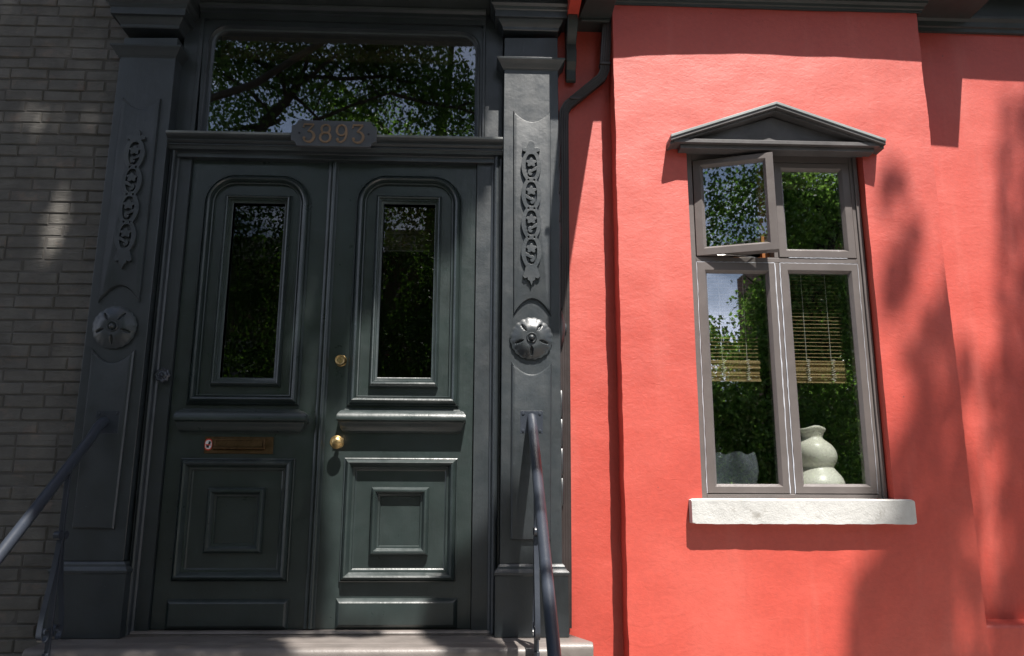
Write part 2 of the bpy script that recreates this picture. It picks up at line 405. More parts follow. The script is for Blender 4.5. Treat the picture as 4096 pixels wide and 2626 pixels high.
# --- pilasters
def scoop(cx0, cx1, zt, depth, n=14, up=False):
    """arc from (cx0,zt) to (cx1,zt) sagging by depth"""
    out = []
    for i in range(n+1):
        u = i/n; x = cx0 + (cx1-cx0)*u
        z = zt - depth*math.sin(math.pi*u)**.85 if not up else zt + depth*math.sin(math.pi*u)**.85
        out.append((x, z))
    return out
def fretwork(name, cx, z0, z1, y, parent, lean=0.0, w=.052):
    cu = bpy.data.curves.new(name, 'CURVE'); cu.dimensions = '2D'; cu.fill_mode = 'BOTH'; cu.extrude = .0065; cu.bevel_depth = .0012
    H = z1 - z0; lob = H*.80/4; zb = z0 + H*.125
    def spl(pts):
        s = cu.splines.new('POLY'); s.points.add(len(pts)-1); s.use_cyclic_u = True
        for p, q in zip(s.points, pts): p.co = (q[0], q[1], 0, 1)
    # outline: four waisted lobes, trefoil on top, fleur at the bottom
    R = []
    for k in range(4):
        for i in range(11):
            u = i/10
            R.append((w*(.52 + .48*math.sin(math.pi*min(1, max(0, u)))**.8), zb + lob*(k+u)))
    top = [(w*.50, zb+4*lob), (w*.86, zb+4*lob+.006), (w*.88, zb+4*lob+.020), (w*.56, zb+4*lob+.026), (w*.36, zb+4*lob+.022), (w*.36, zb+4*lob+.036), (w*.2, z1), (0, z1+.004)]
    bot = [(0, z0), (w*.14, z0+.022), (w*.36, z0+.030), (w*.34, z0+.042), (w*.66, z0+.036), (w*.84, z0+.048), (w*.74, z0+.060), (w*.56, zb-.004)]
    Rr = bot + R + top
    full = Rr + [(-x, z) for x, z in Rr[::-1][1:-1]]
    spl(full)
    for k in range(4):
        c = zb + lob*(k+.5); h = lob; f = 1 if k % 2 == 0 else 1
        hole = [(w*.60*math.sin(math.pi*i/14)**.75*sg, c + h*.43*math.cos(math.pi*i/14)) for sg, rng in ((1, range(0, 15)), (-1, range(13, 0, -1))) for i in rng]
        spl(hole)
        # five-petalled flower island touching the ring, curled stem below, alternately handed
        g_ = 1 if k % 2 == 0 else -1
        fl = []
        for i in range(40):
            a = 2*math.pi*i/40; r_ = w*.40*(1 + .24*math.cos(5*(a-math.pi/2))); fl.append((r_*math.cos(a)*1.12, c + h*.12 + r_*math.sin(a)))
        spl(fl)
        st_ = [(g_*w*x, c+h*z) for x, z in ((-.58, -.02), (-.30, -.06), (-.04, -.15), (.12, -.13), (.30, -.16), (.34, -.25), (.20, -.33), (.0, -.34), (-.12, -.27), (.04, -.25), (.10, -.21), (-.04, -.22), (-.24, -.18), (-.52, -.14))]
        spl(st_ if g_ > 0 else st_[::-1])
        if k < 3:
            zz = zb + lob*(k+1)
            spl([(w*.28, zz+h*.06), (w*.47, zz), (w*.28, zz-h*.06), (w*.16, zz)])
            spl([(-w*.28, zz+h*.06), (-w*.16, zz), (-w*.28, zz-h*.06), (-w*.47, zz)])
    o = bpy.data.objects.new(name, cu); SC.collection.objects.link(o)
    me = bpy.data.meshes.new_from_object(o.evaluated_get(bpy.context.evaluated_depsgraph_get()))
    bpy.data.objects.remove(o); bpy.data.curves.remove(cu)
    me.materials.clear(); me.materials.append(MAT['surround'])
    n = bpy.data.objects.new(name, me); SC.collection.objects.link(n); n.parent = parent
    n.matrix_local = Matrix.Translation((cx, y, 0)) @ Matrix.Rotation(math.pi/2, 4, 'X')
    return n
def rosette(name, cx, cz, y, R, parent, rot=None):
    m = MB(); NR, NA = 26, 130; loops = []
    for i in range(NR+1):
        rr = i/NR; l = []
        for k in range(NA):
            a = 2*math.pi*k/NA
            lobe = abs(math.sin((a - math.pi/2 + math.pi/5)*2.5))       # 5 petals
            sc = 1 + (.045*abs(math.sin(a*10)) + .02*lobe)*max(0, (rr-.72)/.28)
            r = R*rr*sc
            if rr < .13: h = .030 + .012*math.sqrt(max(0, 1-(rr/.13)**2))
            elif rr < .17: h = .026
            elif rr < .27: h = .026 + .006*math.sin((rr-.17)/.10*math.pi)
            elif rr < .92:
                u = (rr-.27)/.65; h = .026 - .016*u + .007*math.sin(u*math.pi)
            else: h = .010 - .002*((rr-.92)/.08)
            # slits between petals
            if .38 < rr < .86:
                da = ((a - math.pi/2 + math.pi/5 + math.pi/5) % (2*math.pi/5)) - math.pi/5
                da = ((a + math.pi/2) % (2*math.pi/5)); da = min(da, 2*math.pi/5-da)
                wd = .085*math.sin((rr-.38)/.48*math.pi)
                if abs(da) < wd/ max(rr, .4)*1.0: h -= .011*(1-(da/(wd/max(rr, .4)))**2)
            l.append((cx + math.cos(a)*r, y - h*1.35, cz + math.sin(a)*r))
        loops.append(l)
    # rim drop back
    last = loops[-1]; loops.append([(p[0], y-.008, p[2]) for p in last]); loops.append([(cx+(p[0]-cx)*.9, y+.004, cz+(p[2]-cz)*.9) for p in last])
    loops[0] = [(cx + (p[0]-cx), p[1], cz + (p[2]-cz)) for p in [(cx+math.cos(2*math.pi*k/NA)*R*.005, y-.042*1.35, cz+math.sin(2*math.pi*k/NA)*R*.005) for k in range(NA)]]
    m.rings(loops, True, True)
    o = m.build(name, 'surround', parent, smooth=50)
    return o
def pilaster(D):
    p = MB()
    P = lambda q, y=YP: at(q[0], q[1], y)
    p.prism([P(q) for q in D['shaft']], YP, .02)
    p.prism([P(q, YP) for q in D['upper']], YP+.004, .02)
    root = p.build('pilaster', 'surround', grey, bevel=.003)
    # raised panels
    xl, zt = P(D['p1'][0]); xr, _ = P(D['p1'][1]); xl2, zb = P(D['p1'][2]); xr2, _ = P(D['p1'][3])
    poly = scoop(xl, xr, zt, D['sc']*1.0)[::-1]            # right to left along the top
    poly = poly + scoop(xl2, xr2, zb, D['ar'], up=True)
    m = MB(); m.mould(poly, [(0, YP+.004), (0, YP-.006), (.004, YP-.013), (.010, YP-.014)], close=True)
    m.build('panel', 'surround', root, smooth=30)
    xl, zt = P(D['p2'][0]); xr, _ = P(D['p2'][1]); xl2, zb = P(D['p2'][2]); xr2, zb2 = P(D['p2'][3])
    poly = scoop(xl, xr, zt, D['sc'])[::-1] + [(xl2, zb), (xr2, zb2)]
    m = MB(); m.mould(poly, [(0, YP+.004), (0, YP-.010), (.006, YP-.017), (.012, YP-.018)], close=True)
    m.build('panel', 'surround', root, smooth=30)
    # fine bead round the first panel
    # fretwork and rosette
    a = P(D['f'][0], YP-.02); c = P(D['f'][1], YP-.02)
    fretwork('fretwork', (a[0]+c[0])/2, c[1], a[1], YP-.022, root)
    c = P(D['r'], YP-.02); rosette('rosette', c[0], c[1], YP-.002, D['R'], root)
    # band, capital, plinth: boxes that return round the sides
    def ringbox(q, prof, nm):
        """q: left px, right px at given y; prof [(out, z)] from bottom to top relative to shaft width"""
        m = MB(); loops = []
        for o_, z in prof:
            loops.append([(q[0]-o_, YP-o_, z), (q[1]+o_, YP-o_, z), (q[1]+o_, .03, z), (q[0]-o_, .03, z)])
        m.rings(loops, True, True); m.build(nm, 'surround', root, smooth=25, bevel=.0015)
    sx0 = (P(D['shaft'][0])[0]+P(D['shaft'][3])[0])/2; sx1 = (P(D['shaft'][1])[0]+P(D['shaft'][2])[0])/2
    zb_ = D['bandz']
    ringbox((sx0, sx1), [(0.001, zb_-.062), (.004, zb_-.055), (.010, zb_-.05), (.018, zb_-.034), (.030, zb_-.018), (.034, zb_-.014), (.036, zb_-.012), (.038, zb_-.002), (.032, zb_), (.001, zb_+.001)], 'band_moulding')
    zc = D['capz']
    ringbox((sx0, sx1), [(0.001, zc-.055), (.006, zc-.05), (.008, zc-.036), (.020, zc-.020), (.028, zc-.006), (.030, zc), (.048, zc+.002), (.049, zc+.040), (.055, zc+.045), (.06, zc+.06), (.075, zc+.07), (.076, zc+.12), (.09, zc+.14), (.09, 4.1)], 'capital')
    zp = D['plz']
    ringbox((sx0, sx1), [(.026, .002), (.026, zp-.054), (.030, zp-.052), (.031, zp-.040), (.028, zp-.034), (.014, zp-.022), (.012, zp-.012), (.006, zp-.004), (.001, zp)], 'plinth')
    return root, sx0, sx1
LP = dict(shaft=[(480, 229), (703.6, 229), (493.5, 2246), (229, 2246)], upper=[(497, 150), (711, 150), (702, 240), (483, 240)],
          p1=[(494, 392), (646, 394), (396, 1212), (560, 1215)], p2=[(372, 1400), (541, 1403), (293, 2113), (458, 2117)],
          f=[(549, 523), (491, 1075)], r=(455, 1309), R=.104, sc=.066, ar=.088)
RP = dict(shaft=[(2017, 267), (2232, 267), (2250, 2256), (1999, 2256)], upper=[(2018, 150), (2231, 150), (2232, 280), (2017, 280)],
          p1=[(2054, 445), (2201, 450), (2054, 1264), (2203, 1268)], p2=[(2047, 1448), (2206, 1450), (2043, 2160), (2203, 2163)],
          f=[(2122, 570), (2128, 1143)], r=(2126, 1354), R=.104, sc=.066, ar=.088)
for D, bandp, capp, plp in ((LP, (590, 176), (600, 66), (380, 2247)), (RP, (2124, 228), (2120, 77), (2120, 2256))):
    D['bandz'] = at(*bandp, YP-.036)[1]; D['capz'] = at(*capp, YP-.03)[1]; D['plz'] = at(*plp, YP)[1]
pilL, lx0, lx1 = pilaster(LP)
pilR, rx0, rx1 = pilaster(RP)
# carvings on the outer side face of the right pilaster, seen edge on
def on_side(o, x, y0):
    cx = sum((v.co.x for v in o.data.vertices))/len(o.data.vertices)
for z0, z1, kind in ((at(2262, 1000, -.05)[1], at(2262, 560, -.05)[1], 'f'), (at(2262, 2030, -.05)[1], at(2262, 1560, -.05)[1], 'f'), (at(2262, 1315, -.05)[1], 0, 'r')):
    if kind == 'f':
        m = MB(); n = 4; h = (z1-z0)/n
        for k in range(n):
            c = z0 + h*(k+.5)
            m.rings([[(rx1+o_, -.05+sy*(.028)*q, c+sz*h*.46*q) for sy, sz in ((-1, -.6), (-1, .6), (-.5, 1), (.5, 1), (1, .6), (1, -.6), (.5, -1), (-.5, -1))] for o_, q in ((0, 1), (.008, 1), (.013, .8))])
        m.build('fretwork', 'surround', pilR, smooth=30)
    else:
        m = MB(); m.lathe((0, 0, 0), [(.10, 0), (.104, .008), (.08, .020), (.04, .028), (.03, .026), (.022, .036), (.002, .04)], 30)
        m.v = [(rx1 + y, -.05 + x*.45, z0 + z) for x, y, z in m.v]
        m.build('rosette', 'surround', pilR, smooth=40)

# --- door opening geometry at y=0
DZ0 = at(1250, 2520, 0)[1]                      # top of threshold
zl = at(1250, 652, 0)[1]                        # underside of lintel
xL0, xL1 = at(764, 646, 0)[0], at(606, 2521, 0)[0]
xR0, xR1 = at(1908, 655, 0)[0], at(1886, 2520, 0)[0]
xDL = (xL0+xL1)/2; xDR = (xR0+xR1)/2
print('door', xDL, xDR, DZ0, zl)
def jamb(xd, xp, s):
    """xd door edge, xp pilaster edge, s=+1 right side"""
    m = MB(); zt = zl + .03
    prof = [(xd-.004*s, .06), (xd, -.020), (xd+.052*s, -.020)]
    w_ = abs(xp - xd)
    pts = [(xd-.004*s, .06), (xd, -.022), (xd+s*w_*.56, -.022), (xd+s*w_*.58, -.030), (xd+s*w_*.64, -.036)]
    for i in range(9):
        a = math.pi*i/8; pts.append((xd+s*(w_*.78 - w_*.12*math.cos(a)), -.040-.026*math.sin(a)))
    pts += [(xd+s*w_*.91, -.050), (xd+s*w_*.97, -.050), (xd+s*w_*1.0, -.040), (xd+s*w_*1.0, .06)]
    n = len(pts)
    vs = [(x, y, .006) for x, y in pts] + [(x, y, zt) for x, y in pts]
    m.add(vs, [[i, i+1, n+i+1, n+i] for i in range(n-1)] + [list(range(n)), list(range(n, 2*n))])
    m.build('jamb', 'surround', grey, smooth=30)
jamb(xDL, lx1+.002, -1); jamb(xDR, rx0-.002, 1)
# --- lintel frieze and ledge
YL = -.13
zf0, zf1 = zl, at(1400, 622, -.05)[1]
zt_front = at(1340, 541, YL)[1]
m = MB(); m.box(lx1+.001, rx0-.001, -.045, .06, zf0, zf1+.01); m.build('frieze', 'surround', grey, bevel=.002)
m = MB()
Hh = zt_front - zf1
prof = [(.05, zf1+.004), (-.046, zf1), (-.050, zf1+Hh*.05), (-.075, zf1+Hh*.10), (-.080, zf1+Hh*.30), (-.084, zf1+Hh*.34), (-.088, zf1+Hh*.36), (-.088, zf1+Hh*.42), (-.082, zf1+Hh*.46), (-.090, zf1+Hh*.52),
        (-.100, zf1+Hh*.62), (-.100, zf1+Hh*.70), (-.108, zf1+Hh*.74), (-.122, zf1+Hh*.80), (-.128, zf1+Hh*.86), (YL, zf1+Hh*.90), (YL, zf1+Hh*.985)]
m.extr(prof + [(YL+.004, zf1+Hh), (.05, zf1+Hh+.004)], lx1+.002, rx0-.002); m.build('ledge_moulding', 'surround', grey, smooth=30)
m = MB(); m.box(lx1+.002, rx0-.002, YL-.003, .04, zf1+Hh-.006, zf1+Hh+.008); m.build('ledge_top', 'ledge_pale', grey, bevel=.003)
zledge = zf1+Hh+.008
# --- transom window
gx0, gx1 = at(840, 520, .02)[0], at(1897, 540, .02)[0]
gx0 = at(846, 330, .02)[0]
gzt = at(1380, 141, .02)[1]; gzb = zledge - .02
tw = sub('transom_window', grey)
r = .085
def roundrect(x0, x1, z0, z1, r, n=8):
    return [(x0, z0), (x1, z0)] + arc(x1-r, z1-r, r, 0, 90, n) + arc(x0+r, z1-r, r, 90, 180, n)
po = roundrect(gx0-.028, gx1+.028, gzb-.04, gzt+.028, r+.028)
zent = at(1380, 90, -.02)[1]
m = MB()
m.mould(po, [(0, -.010), (.004, -.016), (.010, -.018), (.014, -.010), (.018, .002), (.028, .006), (.028, .03)])
# flat panel with the opening: built as ring from outer rect to po
n = len(po); ox0, ox1 = at(800, 300, -.01)[0], at(1932, 300, -.01)[0]
def out_pt(p):
    cx, cz = (gx0+gx1)/2, (gzb+gzt)/2
    # project on outer rectangle
    x, z = p
    dx, dz = x-cx, z-cz
    X = (ox1-cx) if dx > 0 else (cx-ox0); Z = (zent-cz) if dz > 0 else cz-(gzb-.045)
    t = min(X/abs(dx) if dx else 1e9, Z/abs(dz) if dz else 1e9); return (cx+dx*t, cz+dz*t)
oo = [out_pt(p) for p in po]
for i in range(n):
    j = (i+1) % n
    m.add([(po[i][0], -.010, po[i][1]), (po[j][0], -.010, po[j][1]), (oo[j][0], -.010, oo[j][1]), (oo[i][0], -.010, oo[i][1])], [[0, 1, 2, 3]])
m.build('transom_frame', 'surround', tw, smooth=35)
m = MB(); m.box(ox0-.02, ox0+.002, -.022, .06, gzb-.05, zent+.004); m.build('transom_trim', 'surround', tw, bevel=.002); m = MB(); m.box(ox1-.002, ox1+.012, -.026, .06, gzb-.05, zent+.004)
m.build('transom_trim', 'surround', tw, bevel=.002)
m = MB(); m.box(ox1+.012, rx0-.001, -.012, .06, gzb-.05, 3.9); m.build('side_board', 'surround', tw, bevel=.002)
m = MB(); m.box(lx1+.001, ox0-.02, -.012, .06, gzb-.05, 3.9); m.build('side_board', 'surround', tw, bevel=.002)
m = MB(); m.box(gx0-.03, gx1+.03, .014, .020, gzb-.03, gzt+.03); m.build('glass_pane', 'transomglass', tw, smooth=0)
# entablature over the transom
m = MB(); z0 = zent
prof = [(.05, z0+.002), (-.028, z0), (-.030, z0+.030), (-.045, z0+.034), (-.046, z0+.052), (-.052, z0+.056), (-.062, z0+.062), (-.066, z0+.072), (-.060, z0+.080), (-.050, z0+.082), (-.050, z0+.150), (-.060, z0+.154), (-.075, z0+.17), (-.085, z0+.18), (-.09, z0+.20), (-.09, 4.1), (.05, 4.1)]
m.extr(prof, ox0-.02, ox1+.012); m.build('entablature', 'surround', grey, smooth=30)
# projecting entrance cornice above the frame, its shadow falls on the transom and the pilaster tops
zcan = at(2120, 20, -.19)[1] + .05
m = MB(); m.prism([(-2.05, zcan+.0), (rx1+.06, zcan+.0), (rx1+.06, zcan+.55), (-2.05, zcan+.55)], -.30, .0); m.build('entrance_cornice', 'darkwood', grey, bevel=.01)

# --- room behind the doors
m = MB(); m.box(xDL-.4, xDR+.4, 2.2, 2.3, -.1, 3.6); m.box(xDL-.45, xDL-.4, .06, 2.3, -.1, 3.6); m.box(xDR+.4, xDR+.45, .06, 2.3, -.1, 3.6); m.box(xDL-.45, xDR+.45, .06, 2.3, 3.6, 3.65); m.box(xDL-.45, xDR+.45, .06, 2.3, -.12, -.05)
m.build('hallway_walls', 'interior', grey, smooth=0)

# --- doors
def rect_px(tl, tr, br, bl, y=0.0):
    return [at(*tl, y), at(*tr, y), at(*br, y), at(*bl, y)]
def avg_rect(q):
    (x0, z0), (x1, z1), (x2, z2), (x3, z3) = q
    return ((x0+x3)/2, (x1+x2)/2, (z2+z3)/2, (z0+z1)/2)
BOL = [(0, -.004), (.004, -.010), (.007, -.013), (.009, -.010), (.013, -.014), (.018, -.021), (.024, -.024), (.030, -.021), (.034, -.013), (.036, -.008), (.040, -.010), (.044, -.009), (.046, 0.0)]
def door(D):
    root = sub('front_door', grey)
    x0, x1 = D['x0'], D['x1']; gx = avg_rect(rect_px(*D['glass']))
    m = MB(); zt = zl + .012; zb = DZ0+.004
    g0, g1, gz0, gz1 = gx
    for bb in ((x0, g0, zb, zt), (g1, x1, zb, zt), (g0, g1, zb, gz0), (g0, g1, gz1, zt)):
        m.box(bb[0], bb[1], 0, .045, bb[2], bb[3])
    m.build('door_leaf', 'door', root, smooth=0)
    # arched bolection
    a = D['arch']; (lx, ly), (rx, ry), (bl, br), top = a
    X0 = (at(lx, ly)[0] + at(*bl)[0])/2; X1 = (at(rx, ry)[0]+at(*br)[0])/2; Z0 = (at(*bl)[1]+at(*br)[1])/2; Z1 = at(*top)[1]
    R = .165
    poly = [(X0, Z0), (X1, Z0)] + arc(X1-R, Z1-R, R, 0, 90, 16) + arc(X0+R, Z1-R, R, 90, 180, 16)
    m = MB(); pr = [(d*1.22, y*1.7) for d, y in BOL]
    m.mould(poly, pr); m.build('arched_moulding', 'door', root, smooth=32)
    # glass bead frame
    i0, i1, iz0, iz1 = avg_rect(rect_px(*D['bead']))
    wx = (g0-i0+i1-g1)/2
    m = MB(); ww = g0 - i0
    prb = [(0, -.001), (.003, -.012), (.008, -.020), (.014, -.024), (.020, -.022), (.022, -.014), (.028, -.013), (.030, -.006), (ww-.004, -.004), (ww, -.002), (ww, .03)]
    # inset to the glass: use corner-wise interpolation
    P0 = [(i0, iz0), (i1, iz0), (i1, iz1), (i0, iz1)]; P1 = [(g0, gz0), (g1, gz0), (g1, gz1), (g0, gz1)]
    loops = []
    for d, y in prb:
        u = d/ww; loops.append([(p[0]+(q[0]-p[0])*u, y*1.35 if y < 0 else y, p[1]+(q[1]-p[1])*u) for p, q in zip(P0, P1)])
    m.rings(loops, close_last=False); m.build('glazing_bead', 'door', root, smooth=32)
    m = MB(); m.box(g0-.004, g1+.004, .018, .023, gz0-.004, gz1+.004); m.build('glass_pane', 'doorglass', root, smooth=0)
    # projecting ledge (mitred returns)
    (tlx, trx), (lt, rt), yt, ytip, yb = D['ledge']
    ZT = at(tlx, yt, -.02)[1]; ZM = at(lt, ytip, -.075)[1]; ZB = at((lt+rt)/2, yb, -.01)[1]
    xa, xb = at(tlx, yt, -.004)[0], at(trx, yt, -.004)[0]; xc, xd = at(lt, ytip, -.075)[0], at(rt, ytip, -.075)[0]
    prof = [(.0, ZT+.004), (-.012, ZT), (-.014, ZT-.006)] + [(-.014-.0635*math.sin(q*math.pi/16), ZT-.006-(ZT-.006-ZM)*(1-math.cos(q*math.pi/16))) for q in range(1, 9)] + [(-.076, ZM-.006), (-.070, ZM-.010), (-.060, ZM-.012), (-.056, ZM-.016), (-.050, ZM-.030), (-.040, ZM-.044), (-.028, ZM-.056), (-.024, ZM-.060), (-.012, ZM-.062), (-.010, min(ZB, ZM-.066)), (0, min(ZB, ZM-.066))]
    m = MB(); loops = []
    for y, z in prof:
        u = min(1, -y/.075); xl_ = xa+(xc-xa)*u; xr_ = xb+(xd-xb)*u
        loops.append((xl_, xr_, y, z))
    vs = []; fs = []
    for xl_, xr_, y, z in loops: vs += [(xl_, 0.0, z), (xl_, y, z), (xr_, y, z), (xr_, 0.0, z)]
    for k in range(len(loops)-1):
        for e in range(3): fs.append([4*k+e, 4*k+e+1, 4*k+5+e, 4*k+4+e])
    m.add(vs, fs); m.build('hood_moulding', 'door', root, smooth=40)
    # lower panel with its bolection
    p0, p1, pz0, pz1 = avg_rect(rect_px(*D['low']))
    m = MB(); m.mould([(p0, pz0), (p1, pz0), (p1, pz1), (p0, pz1)], [(0, -.004), (.001, -.014), (.006, -.017), (.008, -.012), (.010, -.022), (.016, -.038), (.025, -.046), (.033, -.042), (.042, -.026), (.046, -.014), (.056, -.012), (.058, -.004), (.064, .0)])
    m.build('panel_moulding', 'door', root, smooth=32)
    p0, p1, pz0, pz1 = avg_rect(rect_px(*D['small']))
    m = MB(); m.mould([(p0, pz0), (p1, pz0), (p1, pz1), (p0, pz1)], [(0, .0), (.0005, -.018), (.004, -.026), (.012, -.035), (.021, -.036), (.030, -.024), (.034, -.012), (.043, -.010), (.046, 0)])
    m.build('panel_moulding', 'door', root, smooth=32)
    # middle rail groove
    # kickboard
    k0, k1, kz0, kz1 = avg_rect(rect_px(*D['kick']))
    m = MB(); m.mould([(k0, kz0), (k1, kz0), (k1, kz1), (k0, kz1)], [(0, 0), (.0, -.004), (.003, -.008), (.010, -.020), (.020, -.026)], close=True)
    m.build('kickboard', 'door', root, smooth=30)
    return root
xc_ = (at(1338, 664, 0)[0] + at(1250, 2515, 0)[0])/2
dl = dict(x0=xDL+.004, x1=xc_-.002, glass=[(934, 814), (1140, 817), (1096, 1513), (881, 1512)],
          bead=[(906, 783), (1170, 786), (1123, 1550), (841, 1547)],
          arch=[(817, 826), (1248, 830), ((748, 1618), (1195, 1628)), (1037, 703.7)],
          ledge=[(734, 1195), (693, 1226), 1636, 1674, 1720],
          low=[(727, 1833), (1184, 1836), (1154, 2330), (686, 2327)], small=[(834, 1950), (1069, 1953), (1047, 2215), (818, 2213)],
          kick=[(667, 2396), (1156, 2398), (1153, 2519), (661, 2519)])
dr = dict(x0=xc_+.002, x1=xDR-.004, glass=[(1534, 818), (1741, 821), (1725, 1513), (1511, 1511)],
          bead=[(1506, 784), (1768, 789), (1754, 1556), (1475, 1551)],
          arch=[(1426, 838), (1848.6, 840), ((1386, 1627), (1837, 1629)), (1647, 706.6)],
          ledge=[(1383, 1834), (1345, 1863), 1636, 1674, 1722],
          low=[(1378, 1831), (1834, 1835), (1822, 2330), (1358, 2328)], small=[(1488, 1948), (1718, 1951), (1712, 2222), (1478, 2222)],
          kick=[(1343, 2392), (1830, 2396), (1828, 2515), (1341, 2514)])
doorL = door(dl); doorR = door(dr)
doorL['label'] = 'left leaf of the double door, with the brass mail slot'
doorR['label'] = 'right leaf of the double door, with the brass knob'
# astragal along the meeting stiles (on the right leaf)
m = MB()
prof = [(-.028, 0), (-.028, -.010), (-.022, -.015), (-.012, -.017), (-.010, -.010), (-.004, -.010)]
for i in range(7):
    a = math.pi*i/6; prof.append((.006-.012*math.cos(a), -.012-.012*math.sin(a)))
prof += [(.020, -.010), (.024, -.006), (.024, 0)]
zt = zl+.01; n = len(prof)
m.add([(xc_+x-.006, y, DZ0+.006) for x, y in prof] + [(xc_+x-.006, y, zt) for x, y in prof], [[i, i+1, n+i+1, n+i] for i in range(n-1)])
m.build('astragal', 'door', doorR, smooth=30)
# knob and deadbolt
c = at(1345, 1769, -.07); m = MB()
m.lathe((c[0], 0, c[1]), [(.027, 0), (.027, -.004), (.016, -.010), (.010, -.014), (.009, -.024), (.012, -.028), (.010, -.034), (.013, -.040), (.026, -.046), (.033, -.052), (.0345, -.058), (.033, -.064), (.028, -.068), (.026, -.067), (.024, -.069), (.022, -.072), (.010, -.076), (.001, -.077)], 40)
m.build('doorknob', 'brass', doorR, smooth=40)
c = at(1361, 1441, -.025); m = MB()
m.lathe((c[0], 0, c[1]), [(.030, 0), (.030, -.003), (.0265, -.006), (.0265, -.030), (.0245, -.033), (.018, -.032), (.016, -.030), (.010, -.031), (.004, -.030), (.001, -.029)], 36)
m.box(c[0]-.0012, c[0]+.0012, -.034, -.03, c[1]-.007, c[1]+.005)
m.build('deadbolt', 'brass', doorR, smooth=40)
# mail slot
q = avg_rect(rect_px((820, 1747), (1095, 1750), (1092, 1817), (818, 1815)))
m = MB(); m.box(q[0], q[1], -.006, 0, q[2], q[3]); fx0, fx1 = at(855, 1780)[0], at(1064, 1780)[0]; fz0, fz1 = at(950, 1800)[1], at(950, 1755)[1]
m.mould([(fx0, fz0), (fx1, fz0), (fx1, fz1), (fx0, fz1)], [(0, -.006), (.002, -.013), (.010, -.015), (.014, -.010), (.016, -.008)], close=False)
m.box(fx0+.016, fx1-.016, -.012, -.004, fz0+.012, fz1-.012)
m.extr([(-.006, fz0-.002), (-.020, fz0+.002), (-.022, fz0+.010), (-.014, fz0+.014), (-.006, fz0+.012)], fx0+.004, fx1-.004)
m.build('mail_slot', 'bronze', doorL, smooth=30, bevel=.001)
# sticker: red ring, white field, dark shape, red bar
sx, sz = at(834, 1779, -.007); sw, sh = .0185, .029
st = thing('sticker', 'small red and white prohibition sticker on the left end of the mail slot', 'sticker', (sx, -.0075, sz))
def ell(m, a, bb, y0, y1, n=28, sq=2.6):
    pts = []
    for k in range(n):
        t = 2*math.pi*k/n; c_, s_ = math.cos(t), math.sin(t)
        pts.append((a*abs(c_)**(2/sq)*(1 if c_ >= 0 else -1), bb*abs(s_)**(2/sq)*(1 if s_ >= 0 else -1)))
    m.prism(pts, y0, y1)
m = MB(); ell(m, sw, sh, -.0005, 0); m.build('red_border', 'red', st, smooth=0)
m = MB(); ell(m, sw*.84, sh*.76, -.0009, -.0004); m.build('white_field', 'white', st, smooth=0)
m = MB(); m.prism([(-.002, .001), (.002, .017), (.012, .015), (.010, .001)], -.0013, -.0007); m.prism([(-.009, -.016), (-.011, -.004), (.005, -.001), (.003, -.016)], -.0013, -.0007); m.build('dark_figure', 'black', st, smooth=0)
m = MB(); m.prism([(-.014, .002), (-.014, -.003), (.013, -.005), (.012, .000)], -.0017, -.0011); m.build('red_bar', 'red', st, smooth=0)
# doorbell on the left jamb
c = at(648.6, 1501, -.06); m = MB()
loops = []
for rr, h in ((.036, 0), (.036, -.004), (.030, -.010), (.022, -.008), (.018, -.012), (.012, -.013), (.010, -.009), (.008, -.012), (.001, -.014)):
    loops.append([(c[0]+math.cos(a)*rr*(1+.08*math.cos(a*8)*(rr > .015)), -.055+h, c[1]+math.sin(a)*rr*(1+.08*math.cos(a*8)*(rr > .015))) for a in [2*math.pi*k/48 for k in range(48)]])
m.rings(loops, True, True); m.build('doorbell', 'iron', grey, smooth=40)

# --- number plaque
A = at(1168, 483, -.15); B_ = at(1504, 588, -.15); A = (A[0]+.0, at(1336, 484, -.15)[1]); B_ = (B_[0], at(1336, 586, -.15)[1])
cx, cz = (A[0]+B_[0])/2, (A[1]+B_[1])/2; hw, hh = (B_[0]-A[0])/2, (A[1]-B_[1])/2
pq = thing('house_number_plaque', 'dark plaque with notched corners reading 3893 on the ledge above the doors', 'sign', (cx, -.132, cz))
rr = .030; poly = []
for sx_, sz_, a0 in ((1, -1, 180), (1, 1, 270), (-1, 1, 0), (-1, -1, 90)):
    pass
poly += arc(hw, -hh, rr, 180, 90, 7)
poly += arc(hw, hh, rr, 270, 180, 7)
poly += arc(-hw, hh, rr, 0, -90, 7)
poly += arc(-hw, -hh, rr, 90, 0, 7)
m = MB(); m.prism(poly, -.018, 0); m.build('plate', 'plaque', pq, bevel=.002)
m = MB(); m.lathe((-hw+.042, -.019, 0), [(.006, 0), (.005, -.002), (.001, -.003)], 14); m.build('screw', 'black', pq)
m = MB(); m.lathe((hw-.042, -.019, 0), [(.006, 0), (.005, -.002), (.001, -.003)], 14); m.build('screw', 'black', pq)
